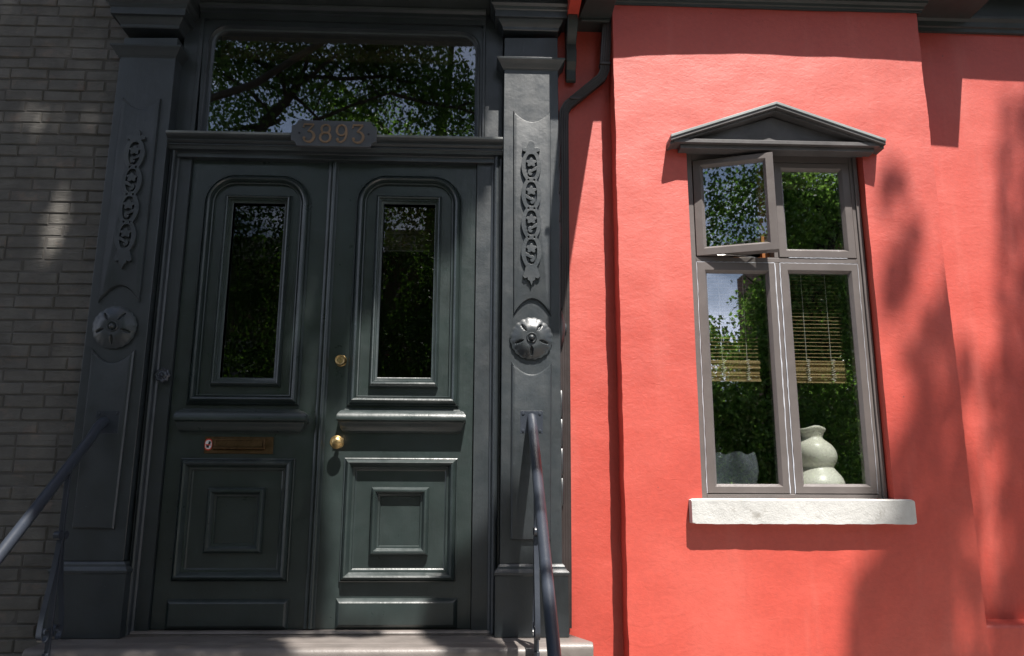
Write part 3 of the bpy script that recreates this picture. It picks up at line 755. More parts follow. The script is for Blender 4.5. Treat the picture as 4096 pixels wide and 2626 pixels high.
def digit(ch, dx):
    m = MB(); H = .100; W = .062; z0 = -H/2; x0 = dx - W/2
    T = lambda pts: [(x0 + u*W, z0 + v*H) for u, v in pts]
    y0, y1 = -.025, -.017
    def bez(pts, n=40):
        # catmull-rom
        out = []; P = [pts[0]] + list(pts) + [pts[-1]]
        for i in range(len(P)-3):
            for k in range(8):
                t = k/8; a, b, c, d = [Vector(q) for q in P[i:i+4]]
                out.append(tuple(.5*((2*b)+(c-a)*t+(2*a-5*b+4*c-d)*t*t+(3*b-a-3*c+d)*t**3)))
        out.append(pts[-1]); return out
    if ch == '3':
        m.strip(T([(.05, .80), (.08, .98), (.90, .98)]), .009, y0, y1)
        m.strip(T([(.90, .98), (.42, .58)]), .007, y0+.001, y1)
        m.strip(T(bez([(.42, .60), (.70, .58), (.93, .42), (.93, .22), (.72, .03), (.40, .0), (.12, .10), (.10, .20)])), lambda u: .006+.008*math.sin(math.pi*min(1, u*1.15)), y0+.0015, y1)
        m.lathe((x0+.14*W, y1, z0+.19*H), [(.008, 0), (.008, -.009), (.001, -.010)], 14)
    elif ch == '8':
        for cz_, rx, rz in ((.74, .36, .24), (.27, .44, .27)):
            pts = [(.5+rx*math.cos(a), cz_+rz*math.sin(a)) for a in [2*math.pi*k/30 for k in range(31)]]
            m.strip(T(pts), lambda u: .0075+.004*abs(math.cos(2*math.pi*u)), y0+(.001 if cz_ > .5 else 0), y1)
    elif ch == '9':
        pts = [(.48+.40*math.cos(a), .68+.30*math.sin(a)) for a in [2*math.pi*k/30 for k in range(31)]]
        m.strip(T(pts), lambda u: .0075+.004*abs(math.cos(2*math.pi*u)), y0, y1)
        m.strip(T(bez([(.88, .70), (.90, .45), (.78, .18), (.50, .02), (.22, .04), (.12, .14)])), lambda u: .011-.004*u, y0+.001, y1)
        m.lathe((x0+.17*W, y1, z0+.15*H), [(.008, 0), (.008, -.009), (.001, -.010)], 14)
    m.build('digit', 'digit', pq, smooth=30, bevel=.0012)
for ch, p in zip('3893', (1235, 1302, 1367, 1432)):
    digit(ch, at(p, 537, -.15)[0]-cx)

# --- hall blind behind the transom, woven shade in the right leaf
bl = thing('pale_transom_blind', 'pale brown wooden blind seen through the glass above the doors', 'blind', (cx, .12, gzt))
x0, x1 = at(884, 200, .12)[0], at(1888, 200, .12)[0]; z1 = at(1380, 246, .12)[1]
m = MB()
for i in range(4):
    zz = z1 + i*.036; m.box(x0-bl.location.x, x1-bl.location.x, 0, .012, zz-gzt, zz+.0345-gzt)
m.build('slats', 'darkslat', bl, bevel=.002)
m = MB(); xx = at(1400, 200, .1)[0]-bl.location.x
for k in range(9):
    m.tube([(xx+.004*math.cos(a)*(k % 2), -.02+.004*math.cos(a)*((k+1) % 2), z1-gzt-.01+k*.018+.010*math.sin(a)) for a in [2*math.pi*i/8 for i in range(9)]], .0018, 5)
m.build('chain', 'iron', bl)
g = avg_rect(rect_px(*dr['glass']))
ws = thing('woven_door_shade', 'woven straw shade behind the upper right door glass', 'shade', ((g[0]+g[1])/2, .1, g[3]))
zb_ = at(1640, 1004, .1)[1]
m = MB()
rnd = random.Random(5); zz = zb_
while zz < g[3]+.05:
    m.box(-.14, .14, rnd.uniform(0, .003), .006, zz-g[3], zz-g[3]+.0042); zz += .0056
m.build('weave', 'bamboo', ws, smooth=0)
m = MB(); m.box(-.142, .142, -.003, .009, zb_-g[3]-.004, zb_-g[3]+.001); m.build('hem_bar', 'wood_sill', ws)

# ================================================================== STOOP
stp = thing('stoop', 'brown painted stone landing and steps in front of the dark double doors', 'steps', (-.75, -.3, GZ))
def place(o): o.matrix_parent_inverse = o.parent.matrix_world.inverted()
stp.location = (0, 0, 0)
YS = -.36
sxl, sxr = at(60, 2575, -.3)[0], at(2372, 2565, -.3)[0]
m = MB()
# T shaped slab: wide back part and projecting front part with a rounded nose
def nose(x0, x1, yf, yb_, th=.075):
    pr = [(yb_, 0), (yf+.03, 0)]
    for i in range(7):
        a = math.pi/2*i/6; pr.append((yf+.028-.028*math.sin(a), -.028+.028*math.cos(a)))
    for i in range(6):
        a = math.pi/2*i/5; pr.append((yf+.020-.020*math.cos(a), -th+.020-.020*math.sin(a)))
    pr += [(yb_, -th)]
    m.extr(pr, x0, x1)
nose(at(140, 2573, -.27)[0], at(2372, 2565, -.25)[0], -.27, .05)
m.v = [((x if not (x > 0 and y > -.2) else x - .11), y, z) for x, y, z in m.v]
m.build('landing_slab', 'slab', stp, smooth=40, bevel=.004)
m = MB(); nose(at(96, 2586, -.36)[0], at(2215, 2586, -.36)[0], -.37, -.245)
m.v = [(x, y, z+.0) for x, y, z in m.v]
m.v = [(x, y, z-.002) for x, y, z in m.v]
m.build('front_nosing', 'slab', stp, smooth=40, bevel=.004)
m = MB(); m.box(at(125, 2600, -.2)[0], at(2308, 2600, -.2)[0], -.2, .02, GZ, -.0755); m.build('base_wall', 'step', stp, bevel=.01)
for k in range(4):
    m = MB(); z = -.075 - .19*(k+1) + .0; m.box(at(140, 2600, -.3)[0], at(2215, 2600, -.3)[0], -.22-.27*(k+1), -.21, max(GZ, z-.19)+.002*(k+1), z+.02); m.build('step', 'slab', stp, bevel=.01)
# threshold
m = MB(); x0, x1 = lx1+.002, rx0-.04
m.extr([(.06, DZ0), (-.035, DZ0), (-.045, DZ0-.003), (-.050, DZ0-.010), (-.046, DZ0-.016), (-.060, .004), (-.060, .001), (.06, .001)], x0, x1)
m.build('threshold', 'slab', stp, smooth=40)

# ================================================================== HANDRAILS
SLOPE = .80
def handrail(px0, lab, post, bend):
    X, Z = at(*px0, -.11)
    root = thing('handrail', lab, 'handrail', (X, -.11, Z), 'iron handrails of the stoop')
    pts = [(0, 0, 0), (0, -.02, -.004)]
    for t in (.05, .10, .2, .35, .5, .75, 1.0, 1.4, 1.8, 2.2):
        pts.append((bend*t, -.02-t, -.004 - bend_z*0 - SLOPE*t*(1 if t > .05 else .7)))
    m = MB(); m.tube(pts, .0235, 20); m.build('rail', 'iron', root, smooth=60)
    pp = at(*post, -.11); 
    m = MB(); s_ = .058; m.mould([(-s_, -s_-.0), (s_, -s_), (s_, s_), (-s_, s_)], [(0, .0), (0, -.006), (.003, -.009)], close=True)
    for a in (-1, 1):
        for c in (-1, 1): m.lathe((a*.042, -.009, c*.042), [(.008, 0), (.007, -.003), (.001, -.004)], 12)
    for i, (x, y, z) in enumerate(m.v): m.v[i] = (x + (pp[0]-X), y+.0, z + (pp[1]-Z))
    m.build('wall_plate', 'iron', root, smooth=30)
    # baluster with scrolls near the nosing
    yp = -.405+.11; zr = -.004-SLOPE*(abs(yp)-.02); zb_ = -.06 - Z
    m = MB(); w_ = .011
    m.add([(a*w_+bend*.4, yp+b_*.006, z) for z in (zb_-.0, zr) for a, b_ in ((-1, -1), (1, -1), (1, 1), (-1, 1))], [[0, 1, 5, 4], [1, 2, 6, 5], [2, 3, 7, 6], [3, 0, 4, 7], [0, 1, 2, 3], [4, 5, 6, 7]])
    m.build('baluster', 'iron', root, bevel=.001)
    # scrolls in the plane of the stair (YZ)
    H = zr - zb_
    def scr(sgn):
        P = []
        zc = zb_ + H*.16
        for i in range(26):
            a = math.pi*(2.1*i/25); r_ = .042*(1-.70*i/25); P.append((sgn*(.048 + r_*math.cos(a)), zc - r_*math.sin(a)))
        up = [(sgn*.010, zb_+H*.62), (sgn*.022, zb_+H*.52), (sgn*.044, zb_+H*.40), (sgn*.070, zb_+H*.29), (sgn*.085, zb_+H*.22)]
        return up + P
    for sgn in (-1, 1):
        P = scr(sgn); L = [(bend*.4, yp + y, z) for y, z in P]
        mm = MB(); n = len(L); wv = .011
        vs = []
        for (x, y, z) in L: vs += [(x-wv, y, z), (x+wv, y, z)]
        for i, (x, y, z) in enumerate(L):
            j0, j1 = L[max(i-1, 0)], L[min(i+1, n-1)]; d = Vector((0, j1[1]-j0[1], j1[2]-j0[2])).normalized(); nn = Vector((0, -d.z, d.y))*.004
            vs += [(x-wv, y+nn.y, z+nn.z), (x+wv, y+nn.y, z+nn.z)]
        fs = []
        for i in range(n-1):
            a, c = 2*i, 2*n+2*i
            fs += [[a, a+1, a+3, a+2], [c, c+2, c+3, c+1], [a, a+2, c+2, c], [a+1, c+1, c+3, a+3]]
        mm.add(vs, fs); mm.build('scroll', 'iron', root, smooth=50)
        mm = MB(); zz = zb_+H*.64
        mm.tube([(bend*.4 - .012, yp+sgn*.026, zz), (bend*.4 + .012, yp+sgn*.026, zz)], .019, 14); mm.build('collar', 'iron', root, smooth=50)
    # foot bracket on the nosing
    m = MB(); m.box(-.055+bend*.4, .085+bend*.4, yp-.012+.0, yp+.008, zb_-.012, zb_+.028)
    m.build('foot_bracket', 'steel', root, bevel=.004)
    m = MB(); m.box(-.013+bend*.4, .013+bend*.4, yp-.02, yp-.010, zb_-.45, zb_+.05); m.build('lower_post', 'iron', root, bevel=.001)
    return root
bend_z = 0
handrail((421, 1687), 'dark round iron handrail fixed to the shaded left pilaster, running down over the brick wall', (432, 1690), 0.0)
handrail((2127, 1672), 'dark round iron handrail fixed to the sunlit right pilaster beside the red wall', (2126, 1690), 0.0)

# ================================================================== RED HOUSE
red = thing('red_house', 'coral red stucco house with a projecting bay to the right of the dark doors', 'house', (0, 0, 0))
def grid_wall(m, x0, x1, z0, z1, yfun, st=.03, xfun=None):
    nx = max(1, int((x1-x0)/st)); nz = max(1, int((z1-z0)/st)); vs = []; fs = []
    for k in range(nz+1):
        for i in range(nx+1):
            x = x0+(x1-x0)*i/nx; z = z0+(z1-z0)*k/nz
            X = x + (xfun(x, z) if xfun else 0)
            vs.append((X, yfun(x, z), z))
    for k in range(nz):
        for i in range(nx):
            a = k*(nx+1)+i; fs.append([a, a+1, a+nx+2, a+nx+1])
    m.add(vs, fs)
def wob(x, z, s=1.0):
    return .0045*s*noise.noise(Vector((x*1.3, 3.1, z*1.3))) + .002*s*noise.noise(Vector((x*6, 1.7, z*6)))
bxl = (at(2457, 14, YB)[0] + at(2507, 2626, YB)[0])/2
bxr = (at(3661, 52, YB)[0] + at(3963, 2626, YB)[0])/2
ox0_, ox1_ = (at(2750, 603, YB)[0]+at(2806, 1992, YB)[0])/2 - .001, (at(3450, 603, YB)[0]+at(3574.5, 1999, YB)[0])/2
oz0, oz1 = at(3170, 1996, YB)[1], at(3100, 572, YB)[1]
ZT = 4.2
def exl(x, z):   # corner wobble fades away from the corners
    e = 0
    for c in (bxl, bxr):
        d = abs(x-c)
        if d < .1: e += (1-d/.1)*(.004*noise.noise(Vector((c, 0, z*5))) + .0025*noise.noise(Vector((c, 9, z*22))))
    d = abs(x-ox1_)
    if d < .06 and oz0-.1 < z < oz1+.1: e += (1-d/.06)*(.003*noise.noise(Vector((c, 4, z*7))))
    return e
yf = lambda x, z: YB + wob(x, z, 1.4)
m = MB()
XS = [bxl, ox0_, ox1_, bxr]; ZS = [GZ, oz0, oz1, ZT]
for i in range(3):
    for k in range(3):
        if i == 1 and k == 1: continue
        grid_wall(m, XS[i], XS[i+1], ZS[k], ZS[k+1], yf, .02, exl)
# returns of the bay and reveals of the opening
def side(m, x, z0, z1, y0, y1, n=4):
    nz = int((z1-z0)/.02); vs = []; fs = []
    for k in range(nz+1):
        z = z0+(z1-z0)*k/nz
        for j in range(n+1):
            u = j/n; vs.append((x+exl(x, z)*(1-u*.5)+.003*noise.noise(Vector((x*3, u*2, z*4)))*u, (yf(x, z) if j == 0 else y0+(y1-y0)*u), z))
    for k in range(nz):
        for j in range(n):
            a = k*(n+1)+j; fs.append([a, a+1, a+n+2, a+n+1])
    m.add(vs, fs)
side(m, bxl, GZ, ZT, YB, .02); side(m, bxr, GZ, ZT, YB, .12)
side(m, ox0_, oz0, oz1, YB, -.02); side(m, ox1_, oz0, oz1, YB, -.02)
m.build('bay_wall', 'stucco', red, smooth=45)
m = MB(); wy = lambda x, z: .0 + wob(x+7, z, 1.6)
grid_wall(m, rx1-.12, bxl+.03, GZ, ZT, wy, .03); m.build('recessed_wall', 'stucco', red, smooth=45)
m = MB(); wy = lambda x, z: .045 + wob(x+17, z, 1.6)
zled = at(4010, 2476, 0.045)[1]
grid_wall(m, bxr-.03, 5.2, zled-.02, ZT, wy, .03)
vs = []; n = 60
lp = [(.055, zled), (.02, zled-.002), (-.075, zled-.012), (-.082, zled-.018), (-.084, zled-.03), (-.084, GZ)]
m.extr(lp, bxr-.03, 5.2, cap=False); m.build('side_wall', 'stucco', red, smooth=40)
# cornices
m = MB()
zc = at(3050, 34, YB-.012)[1]; e0, e1 = bxl-.015, bxr+.015
prof = [(0.2, zc), (-.012, zc), (-.014, zc+.012), (-.022, zc+.016), (-.026, zc+.030), (-.040, zc+.042), (-.042, zc+.055), (-.060, zc+.062), (-.075, zc+.10), (-.080, zc+.42), (.2, zc+.42)]
vs = []; fs = []
for dy, z in prof:
    o_ = max(0, -dy); y = YB+dy
    vs += [(e0-.0, YB+.10, z), (e0-.0, y, z), (e1+o_*.9, y, z), (e1+o_*.9, YB+.14, z)] if dy < 0 else [(e0, YB+.10, z), (e0, YB+.001, z), (e1, YB+.001, z), (e1, YB+.14, z)]
for k in range(len(prof)-1):
    for e in range(3): fs.append([4*k+e, 4*k+e+1, 4*k+5+e, 4*k+4+e])
m.add(vs, fs)
eo = at(3832, 560, .045)[0] + .33*(.195+.19)
pts = [(e0, YB+.2)] ; n = 24
fr = [(e0 + (eo-e0)*i/n, YB-.178-.024*(2*i/n-1)**2) for i in range(n+1)]
L0 = [(e0, YB+.2)] + fr + [(eo, YB+.2)]
m.rings([[(x, y, zc+.075) for x, y in L0], [(x, y, zc+.42) for x, y in L0]], True, True)
m.build('bay_cornice', 'darkwood', red, smooth=25)
m = MB(); zc2 = at(3880, 148, .07)[1]
prof = [(.05, zc2), (-.015, zc2), (-.018, zc2+.022), (-.030, zc2+.026), (-.034, zc2+.055), (-.05, zc2+.07), (-.052, zc2+.085), (-.030, zc2+.088), (-.030, zc2+.25), (-.275, zc2+.26), (-.29, zc2+.31), (-.29, zc2+.55), (.05, zc2+.55)]
prof = [(y+.04, z) for y, z in prof]
m.extr(prof, bxr-.02, 5.2); m.build('side_cornice', 'darkwood', red, smooth=25)
# deep eave over the recess between the pilaster and the bay, with a console bracket and a gutter pipe
zs = at(2380, 131, 0)[1]
xA, xB, xC = at(2290, 131, 0)[0], at(2385, 131, 0)[0], bxl-.006
m = MB()
m.add([(xA, .0, zs), (xC, .0, zs), (xC, -1.0, zs), (xB, -1.0, zs), (xA, .0, zs+.5), (xC, .0, zs+.5), (xC, -1.0, zs+.5), (xB, -1.0, zs+.5)],
      [[0, 1, 2, 3], [4, 7, 6, 5], [0, 3, 7, 4], [1, 5, 6, 2], [0, 4, 5, 1], [3, 2, 6, 7]])
for k in range(4):
    y = -.12-.2*k; m.box(xA+.03, xC-.01, y-.02, y, zs-.018, zs+.002)
m.build('recess_eave', 'darkwood', red, bevel=.004)
m = MB(); bx = at(2262, 300, -.02)[0]
br = [(0, 0), (0, -.30), (-.03, -.34), (-.05, -.33), (-.05, -.27), (-.09, -.24), (-.10, -.18), (-.08, -.13), (-.13, -.10), (-.17, -.04), (-.17, 0)]
ztop = at(2262, 190, 0)[1] + .1
m.add([(bx+dx, y, ztop+z) for dx in (0, .055) for y, z in br], [[i, (i+1) % 11, 11+(i+1) % 11, 11+i] for i in range(11)] + [list(range(11)), list(range(21, 10, -1))])
m.build('console_bracket', 'darkwood', red, bevel=.004)
m = MB()
m.box(bx+.0, bx+.06, -.40, 0, ztop, ztop+.5); m.build('red_corner_board', 'stucco', red, smooth=0)
# gutter pipe: rectangular ribbed
dp = thing('downspout', 'brown ribbed metal downspout with an elbow between the pilaster and the red bay', 'pipe', (bxl-.1, -.05, GZ))
dp.location = (0, 0, 0)
def ribpipe(m, path, w_=.052, d_=.036):
    sec = []
    for s_ in range(4):
        a = [(-.5, -.5), (.5, -.5), (.5, .5), (-.5, .5)]; p, q = a[s_], a[(s_+1) % 4]
        for i in range(8):
            u = i/8; f = 1 - (.07 if i % 2 else 0); sec.append(((p[0]+(q[0]-p[0])*u)*f*w_, (p[1]+(q[1]-p[1])*u)*f*d_))
    loops = []
    for i, (x, y, z) in enumerate(path):
        a = Vector(path[max(i-1, 0)]); c = Vector(path[min(i+1, len(path)-1)]); d = (c-a).normalized()
        sdv = Vector((d.z, 0, -d.x)).normalized() if abs(d.z)+abs(d.x) > .01 else Vector((1, 0, 0)); out = sdv.cross(d)
        loops.append([Vector((x, y, z)) + sdv*u + out*v for u, v in sec])
    m.rings(loops, True, True)
P = lambda a, b_, y: (at(a, b_, y)[0], y, at(a, b_, y)[1])
m = MB(); ribpipe(m, [P(2440, -250, -.12), P(2432, 30, -.10), P(2425, 150, -.085), P(2418, 255, -.075), P(2418, 285, -.07), P(2405, 315, -.065), P(2380, 335, -.06), P(2300, 400, -.04), P(2270, 425, -.03), P(2256, 450, -.028), P(2254, 500, -.028), P(2256, 900, -.028), P(2260, 1600, -.028), P(2264, 2300, -.028), P(2264, 2512, -.028)])
m.build('pipe', 'brown', dp, smooth=20)
for q in ((2419, 262, -.075), (2300, 400, -.04)):
    m = MB(); x, y, z = P(*q); m.box(x-.031, x+.031, y-.024, y+.03, z-.006, z+.010); m.build('joint_band', 'brown', dp, bevel=.002)

# --- bay window
win = sub('bay_window', red)
YW = YB + .062
wx0, wx1 = ox0_+.001, (at(3420.7, 623, YW)[0] + at(3548, 1996, YW)[0])/2
wz0, wz1 = oz0+.002, oz1+.02
def xcol(top, bot, y=YW): return (at(*top, y)[0]+at(*bot, y)[0])/2
cL0 = xcol((2787, 1051), (2831, 1975)); cL1 = xcol((3102, 1054), (3155, 1975)); cR0 = xcol((3116, 1056), (3187.7, 1974)); cR1 = xcol((3428, 1057), (3512, 1974))
zS0 = at(3170, 1975, YW)[1]; zS1 = at(3100, 1053, YW)[1]; zU0 = at(3270, 1032, YW)[1]; zU1 = at(3250, 655, YW)[1]
m = MB()
def bar(a, b_, c, d, y0=YW, y1=YW+.07): m.box(a, b_, y0, y1, c, d)
bar(wx0, cL0-.003, wz0, wz1); bar(cR1+.003, wx1-.022, wz0, wz1, YW+.003); bar(wx1-.022, wx1, wz0, wz1, YW-.008)
bar(cL0-.003, cR1+.003, wz0, zS0-.003, YW+.001); bar(cL0-.003, cR1+.003, zS1+.003, zU0-.003, YW+.002); bar(cL0-.003, cR1+.003, zU1+.003, wz1, YW+.001)
bar(cL1+.003, cR0-.003, zS0-.003, zS1+.003, YW+.003); bar(cL1+.003, cR0-.003, zU0-.003, zU1+.003, YW+.003)
bar(wx1, ox1_+.01, wz0, wz1, YW+.03, YW+.05)
m.build('window_frame', 'window', win, bevel=.0025)
m = MB()  # beads of caulk
rnd = random.Random(9)
def caulk(x0, z0, x1, z1, w_=.003):
    n = 40; pts = [(x0+(x1-x0)*i/n + (rnd.uniform(-.0012, .0012) if abs(x1-x0) < .02 else 0), z0+(z1-z0)*i/n + (rnd.uniform(-.001, .001) if abs(x1-x0) > .02 else 0)) for i in range(n+1)]
    m.strip(pts, lambda u: w_*(.6+.5*math.sin(u*37)**2), YW-.001, YW+.02)
caulk(cL0-.0015, zS0, cL0-.0015, zS1); caulk(cL1+.002, zS0, cL1+.002, zS1, .005); caulk(cR0-.002, zS0, cR0-.002, zS1, .0045); caulk(cL0, zS1+.001, cL1, zS1+.001); caulk(cR0, zS1+.001, cR1, zS1+.001, .002); caulk(cR0+.05, zU0-.001, cR1-.05, zU0-.001, .003)
caulk(cR1+.0015, zS0, cR1+.0015, zS1, .002)
m.build('caulk', 'caulk', win, smooth=0)
def sash(x0, x1, z0, z1, gl_, label=None, hinge=0.0):
    """gl_: glass rect (x0,x1,z0,z1)"""
    s_ = MB(); D = .055
    P0 = [(x0, z0), (x1, z0), (x1, z1), (x0, z1)]; P1 = [(gl_[0], gl_[2]), (gl_[1], gl_[2]), (gl_[1], gl_[3]), (gl_[0], gl_[3])]
    bw = .012
    P2 = [(gl_[0]-bw, gl_[2]-bw), (gl_[1]+bw, gl_[2]-bw), (gl_[1]+bw, gl_[3]+bw), (gl_[0]-bw, gl_[3]+bw)]
    L = lambda P, y: [(a - x0, y, c) for a, c in P]
    s_.rings([L(P0, D), L(P0, .002), L(inset(P0, .002), 0), L(inset(P2, -.002), 0), L(P2, .002), L(P1, .020), L(P1, D)], close_last=False)
    s_.add(L(P0, D) + L(P1, D), [[0, 4, 5, 1], [1, 5, 6, 2], [2, 6, 7, 3], [3, 7, 4, 0]])
    o = s_.build('sash', 'window', win, smooth=20)
    g_ = MB(); g_.add([(gl_[0]-x0-.003, y, z) if False else (xx-x0, y, z) for y in (.022, .026) for xx, z in ((gl_[0]-.003, gl_[2]-.003), (gl_[1]+.003, gl_[2]-.003), (gl_[1]+.003, gl_[3]+.003), (gl_[0]-.003, gl_[3]+.003))], [[0, 1, 2, 3], [4, 5, 6, 7], [0, 1, 5, 4], [1, 2, 6, 5], [2, 3, 7, 6], [3, 0, 4, 7]])
    gg = g_.build('glass_pane', 'glass', win, smooth=0)
    for q in (o, gg): q.location = (x0, YW-.002, 0); q.rotation_euler = (0, 0, -hinge)
    if label: o['label'] = label
    return o
YG = YW+.02
gA = (xcol((2827, 1095), (2866, 1935), YG), xcol((3066, 1095), (3109, 1935), YG), at(2990, 1937, YG)[1], at(2950, 1096, YG)[1])
gB = (xcol((3160, 1097), (3210, 1935), YG), xcol((3393.5, 1097), (3460, 1935), YG), at(3330, 1937, YG)[1], at(3280, 1097, YG)[1])
gD = (xcol((3126, 687), (3148, 998), YG), xcol((3352.6, 693), (3375, 1000), YG), at(3260, 1000, YG)[1], at(3240, 690, YG)[1])
gC = (cL0 + (cR1-gD[1]), cL1 - (gD[0]-cR0), gD[2], gD[3])
sash(cL0, cL1, zS0, zS1, gA); sash(cR0, cR1, zS0, zS1, gB); sash(cR0, cR1, zU0, zU1, gD)
sash(cL0, cL1, zU0, zU1, gC, 'upper left sash swung open towards the street', math.radians(19))
# stay and inner wood seen through the gap
m = MB(); m.box(cL0+.22, cL1-.0, YW+.075, YW+.10, zU0-.01, zU0+.02); m.box(cL1-.035, cL1+.01, YW+.072, YW+.11, zU0-.01, zU1); m.build('inner_timber', 'orangewood', win)
m = MB(); m.tube([(cL0+.10, YW-.035, zU0-.006), (cL0+.16, YW-.048, zU0-.006), (cL0+.26, YW-.02, zU0-.004), (cL0+.36, YW+.03, zU0-.002)], .0035, 8); m.build('window_stay', 'steel', win)
# sill
q = [at(2768, 1994, YB-.06), at(3662, 2001, YB-.06), at(3671, 2101, YB-.06), at(2771, 2093, YB-.06)]
sx0_, sx1_ = (q[0][0]+q[3][0])/2, (q[1][0]+q[2][0])/2; sz0_, sz1_ = (q[2][1]+q[3][1])/2, (q[0][1]+q[1][1])/2
bm_ = MB(); n = 60; loops = []
for i in range(n+1):
    x = sx0_+(sx1_-sx0_)*i/n; j = lambda k: .0022*noise.noise(Vector((x*9, k, 2.2))) + .0016*noise.noise(Vector((x*33, k, 5)))
    e = .006 if i in (0, n) else 0
    loops.append([(x, YB-.06+j(1)+e, sz0_+j(2)*1.5+e), (x, YB-.06+j(3)+e, sz1_-.006-e), (x, YB-.052+e, sz1_+j(4)-e), (x, YW+.02, sz1_+.004-e), (x, YW+.02, sz0_+.002)])
bm_.rings(loops, True, True); bm_.build('sill', 'sill', win, smooth=30)
# pediment
ped = sub('pediment', red)
YR = YB-.100
ap = at(3105, 408, YR); lt = at(2684, 547, YR); rt = at(3541, 549, YR)
midz = (lt[1]+rt[1])/2; apx = (lt[0]+rt[0])/2; lt = (lt[0], midz); rt = (rt[0], midz); ap = (ap[0], ap[1])
def slope_board(t0, t1, y0, y1, mat, name, lext=0.0):
    """band parallel to the rake between perpendicular offsets t0..t1 below the top line"""
    m = MB()
    for s_, e in ((-1, lt), (1, rt)):
        d = (Vector(ap)-Vector(e)).normalized(); nn = Vector((d.y, -d.x)) if s_ < 0 else Vector((-d.y, d.x))
        if nn.y > 0: nn = -nn
        def P(base, t, atap):
            if atap: return (ap[0], ap[1] + t/nn.y*1.0)       # meets on the centre line
            return (e[0] - s_*lext*0 + nn.x*t*0, e[1] + t/nn.y)
        a0, a1 = P(e, t0, 0), P(e, t1, 0); b0, b1 = P(e, t0, 1), P(e, t1, 1)
        # level cut at the foot
        poly = [a0, b0, b1, a1]
        m.prism(poly, y0, y1)
    return m.build(name, mat, ped, smooth=0, bevel=.0015)
slope_board(0, .014, YR-.006, YB+.01, 'zinc', 'flashing')
slope_board(.0145, .030, YR, YB+.01, 'pediment', 'raking_cornice')
slope_board(.0305, .042, YR+.022, YB+.01, 'pediment', 'raking_moulding')
zb0, zb1 = at(3100, 577, YB-.085)[1], at(3100, 562, YB-.085)[1]
m = MB(); m.box(at(2697, 570, YB-.085)[0], at(3519, 570, YB-.085)[0], YB-.085, YB+.01, zb0, zb1); m.box(at(2722, 580, YB-.06)[0], at(3495, 580, YB-.06)[0], YB-.06, YB+.01, zb0-.022, zb0-.0005)
m.build('base_moulding', 'pediment', ped, bevel=.002)
m = MB(); m.prism([(lt[0]+.06, zb1), (rt[0]-.06, zb1), (ap[0], ap[1]-.055)], YB-.028, YB+.01); m.build('tympanum', 'pediment', ped, smooth=0)
m = MB(); m.box(ox0_-.0, ox1_, YB+.006, YW+.01, oz1-.02, zb0+.0); m.build('head_board', 'pediment', ped)
# room behind
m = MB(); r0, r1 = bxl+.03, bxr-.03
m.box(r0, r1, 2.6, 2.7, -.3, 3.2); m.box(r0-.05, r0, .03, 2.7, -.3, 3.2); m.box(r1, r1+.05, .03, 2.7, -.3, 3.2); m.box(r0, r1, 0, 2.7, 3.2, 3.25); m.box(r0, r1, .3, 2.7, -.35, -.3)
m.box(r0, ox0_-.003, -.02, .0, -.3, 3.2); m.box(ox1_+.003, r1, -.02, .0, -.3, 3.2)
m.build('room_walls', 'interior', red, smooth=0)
zsill = at(3000, 1938, .0)[1] - .012
m = MB(); m.box(ox0_-.02, ox1_+.02, YW+.071, .34, zsill-.03, zsill); m.build('inner_sill', 'wood_sill', red, bevel=.003)
# bamboo blinds
def blind(px0, px1, pyb, pyt, zfat, lab, cords, y=.02):
    ztop = at(3000, 1085, y)[1]
    x0, x1 = at(px0, pyb, y)[0], at(px1, pyb, y)[0]; zb = at((px0+px1)/2, pyb, y)[1]; zt = at((px0+px1)/2, pyt, y)[1]
    root = thing('bamboo_blind', lab, 'blind', ((x0+x1)/2, y, zb), 'bamboo blinds in the bay window')
    hw_ = (x1-x0)/2; rnd = random.Random(int(px0))
    m = MB(); z = 0.0; H = zt - zb
    i = 0
    while z < H:
        m.box(-hw_+rnd.uniform(-.003, .003), hw_+rnd.uniform(-.003, .003), rnd.uniform(-.016, .0), .010, z, z+.0062); z += .0068
    m.build('rolled_bundle', 'bamboo', root, smooth=0)
    m = MB(); z = H+.006; TT = ztop - zb
    while z < TT:
        dz = rnd.uniform(-.0015, .0015); m.tube([(-hw_, 0, z+dz), (0, 0, z), (hw_, 0, z-dz)], .0017 if z < zfat-zb else .0006, 6); z += .0200
    m.build('slats', 'bamboo', root, smooth=50)
    for c in cords:
        cxx = at(c, pyb, y)[0] - root.location.x
        m = MB(); m.tube([(cxx, -.006, H), (cxx, -.006, TT)], .0011, 5)
        pts = []; zz = H+.01
        for k in range(34): pts.append((cxx+.010*math.sin(k*1.9)+rnd.uniform(-.006, .006), -.024+.004*math.cos(k*2.3), zz)); zz -= H*1.1/34
        m.tube(pts, .0017, 5); m.build('cord', 'cord', root, smooth=50)
    return root
ztopb = at(3000, 1245, .02)[1]
blind(2836, 3040, 1527, 1448, at(3000, 1350, .02)[1], 'bamboo roll blind drawn up behind the lower left sash, above the glass vase', (2893, 2992))
blind(3172, 3385, 1533, 1450, ztopb, 'bamboo roll blind drawn up behind the lower right sash, above the cream vase', (3232, 3330))
# upper blind valance behind the upper right sash
m = MB(); x0, x1 = at(3110, 720, .05)[0], at(3380, 720, .05)[0]; z0 = at(3250, 753, .05)[1]
hb = thing('pale_blind_roll', 'pale rolled blind across the top of the upper right sash', 'blind', ((x0+x1)/2, .05, z0))
hw_ = (x1-x0)/2; m.box(-hw_, hw_, 0, .03, 0, .14); m.build('roll', 'darkslat', hb, bevel=.004)
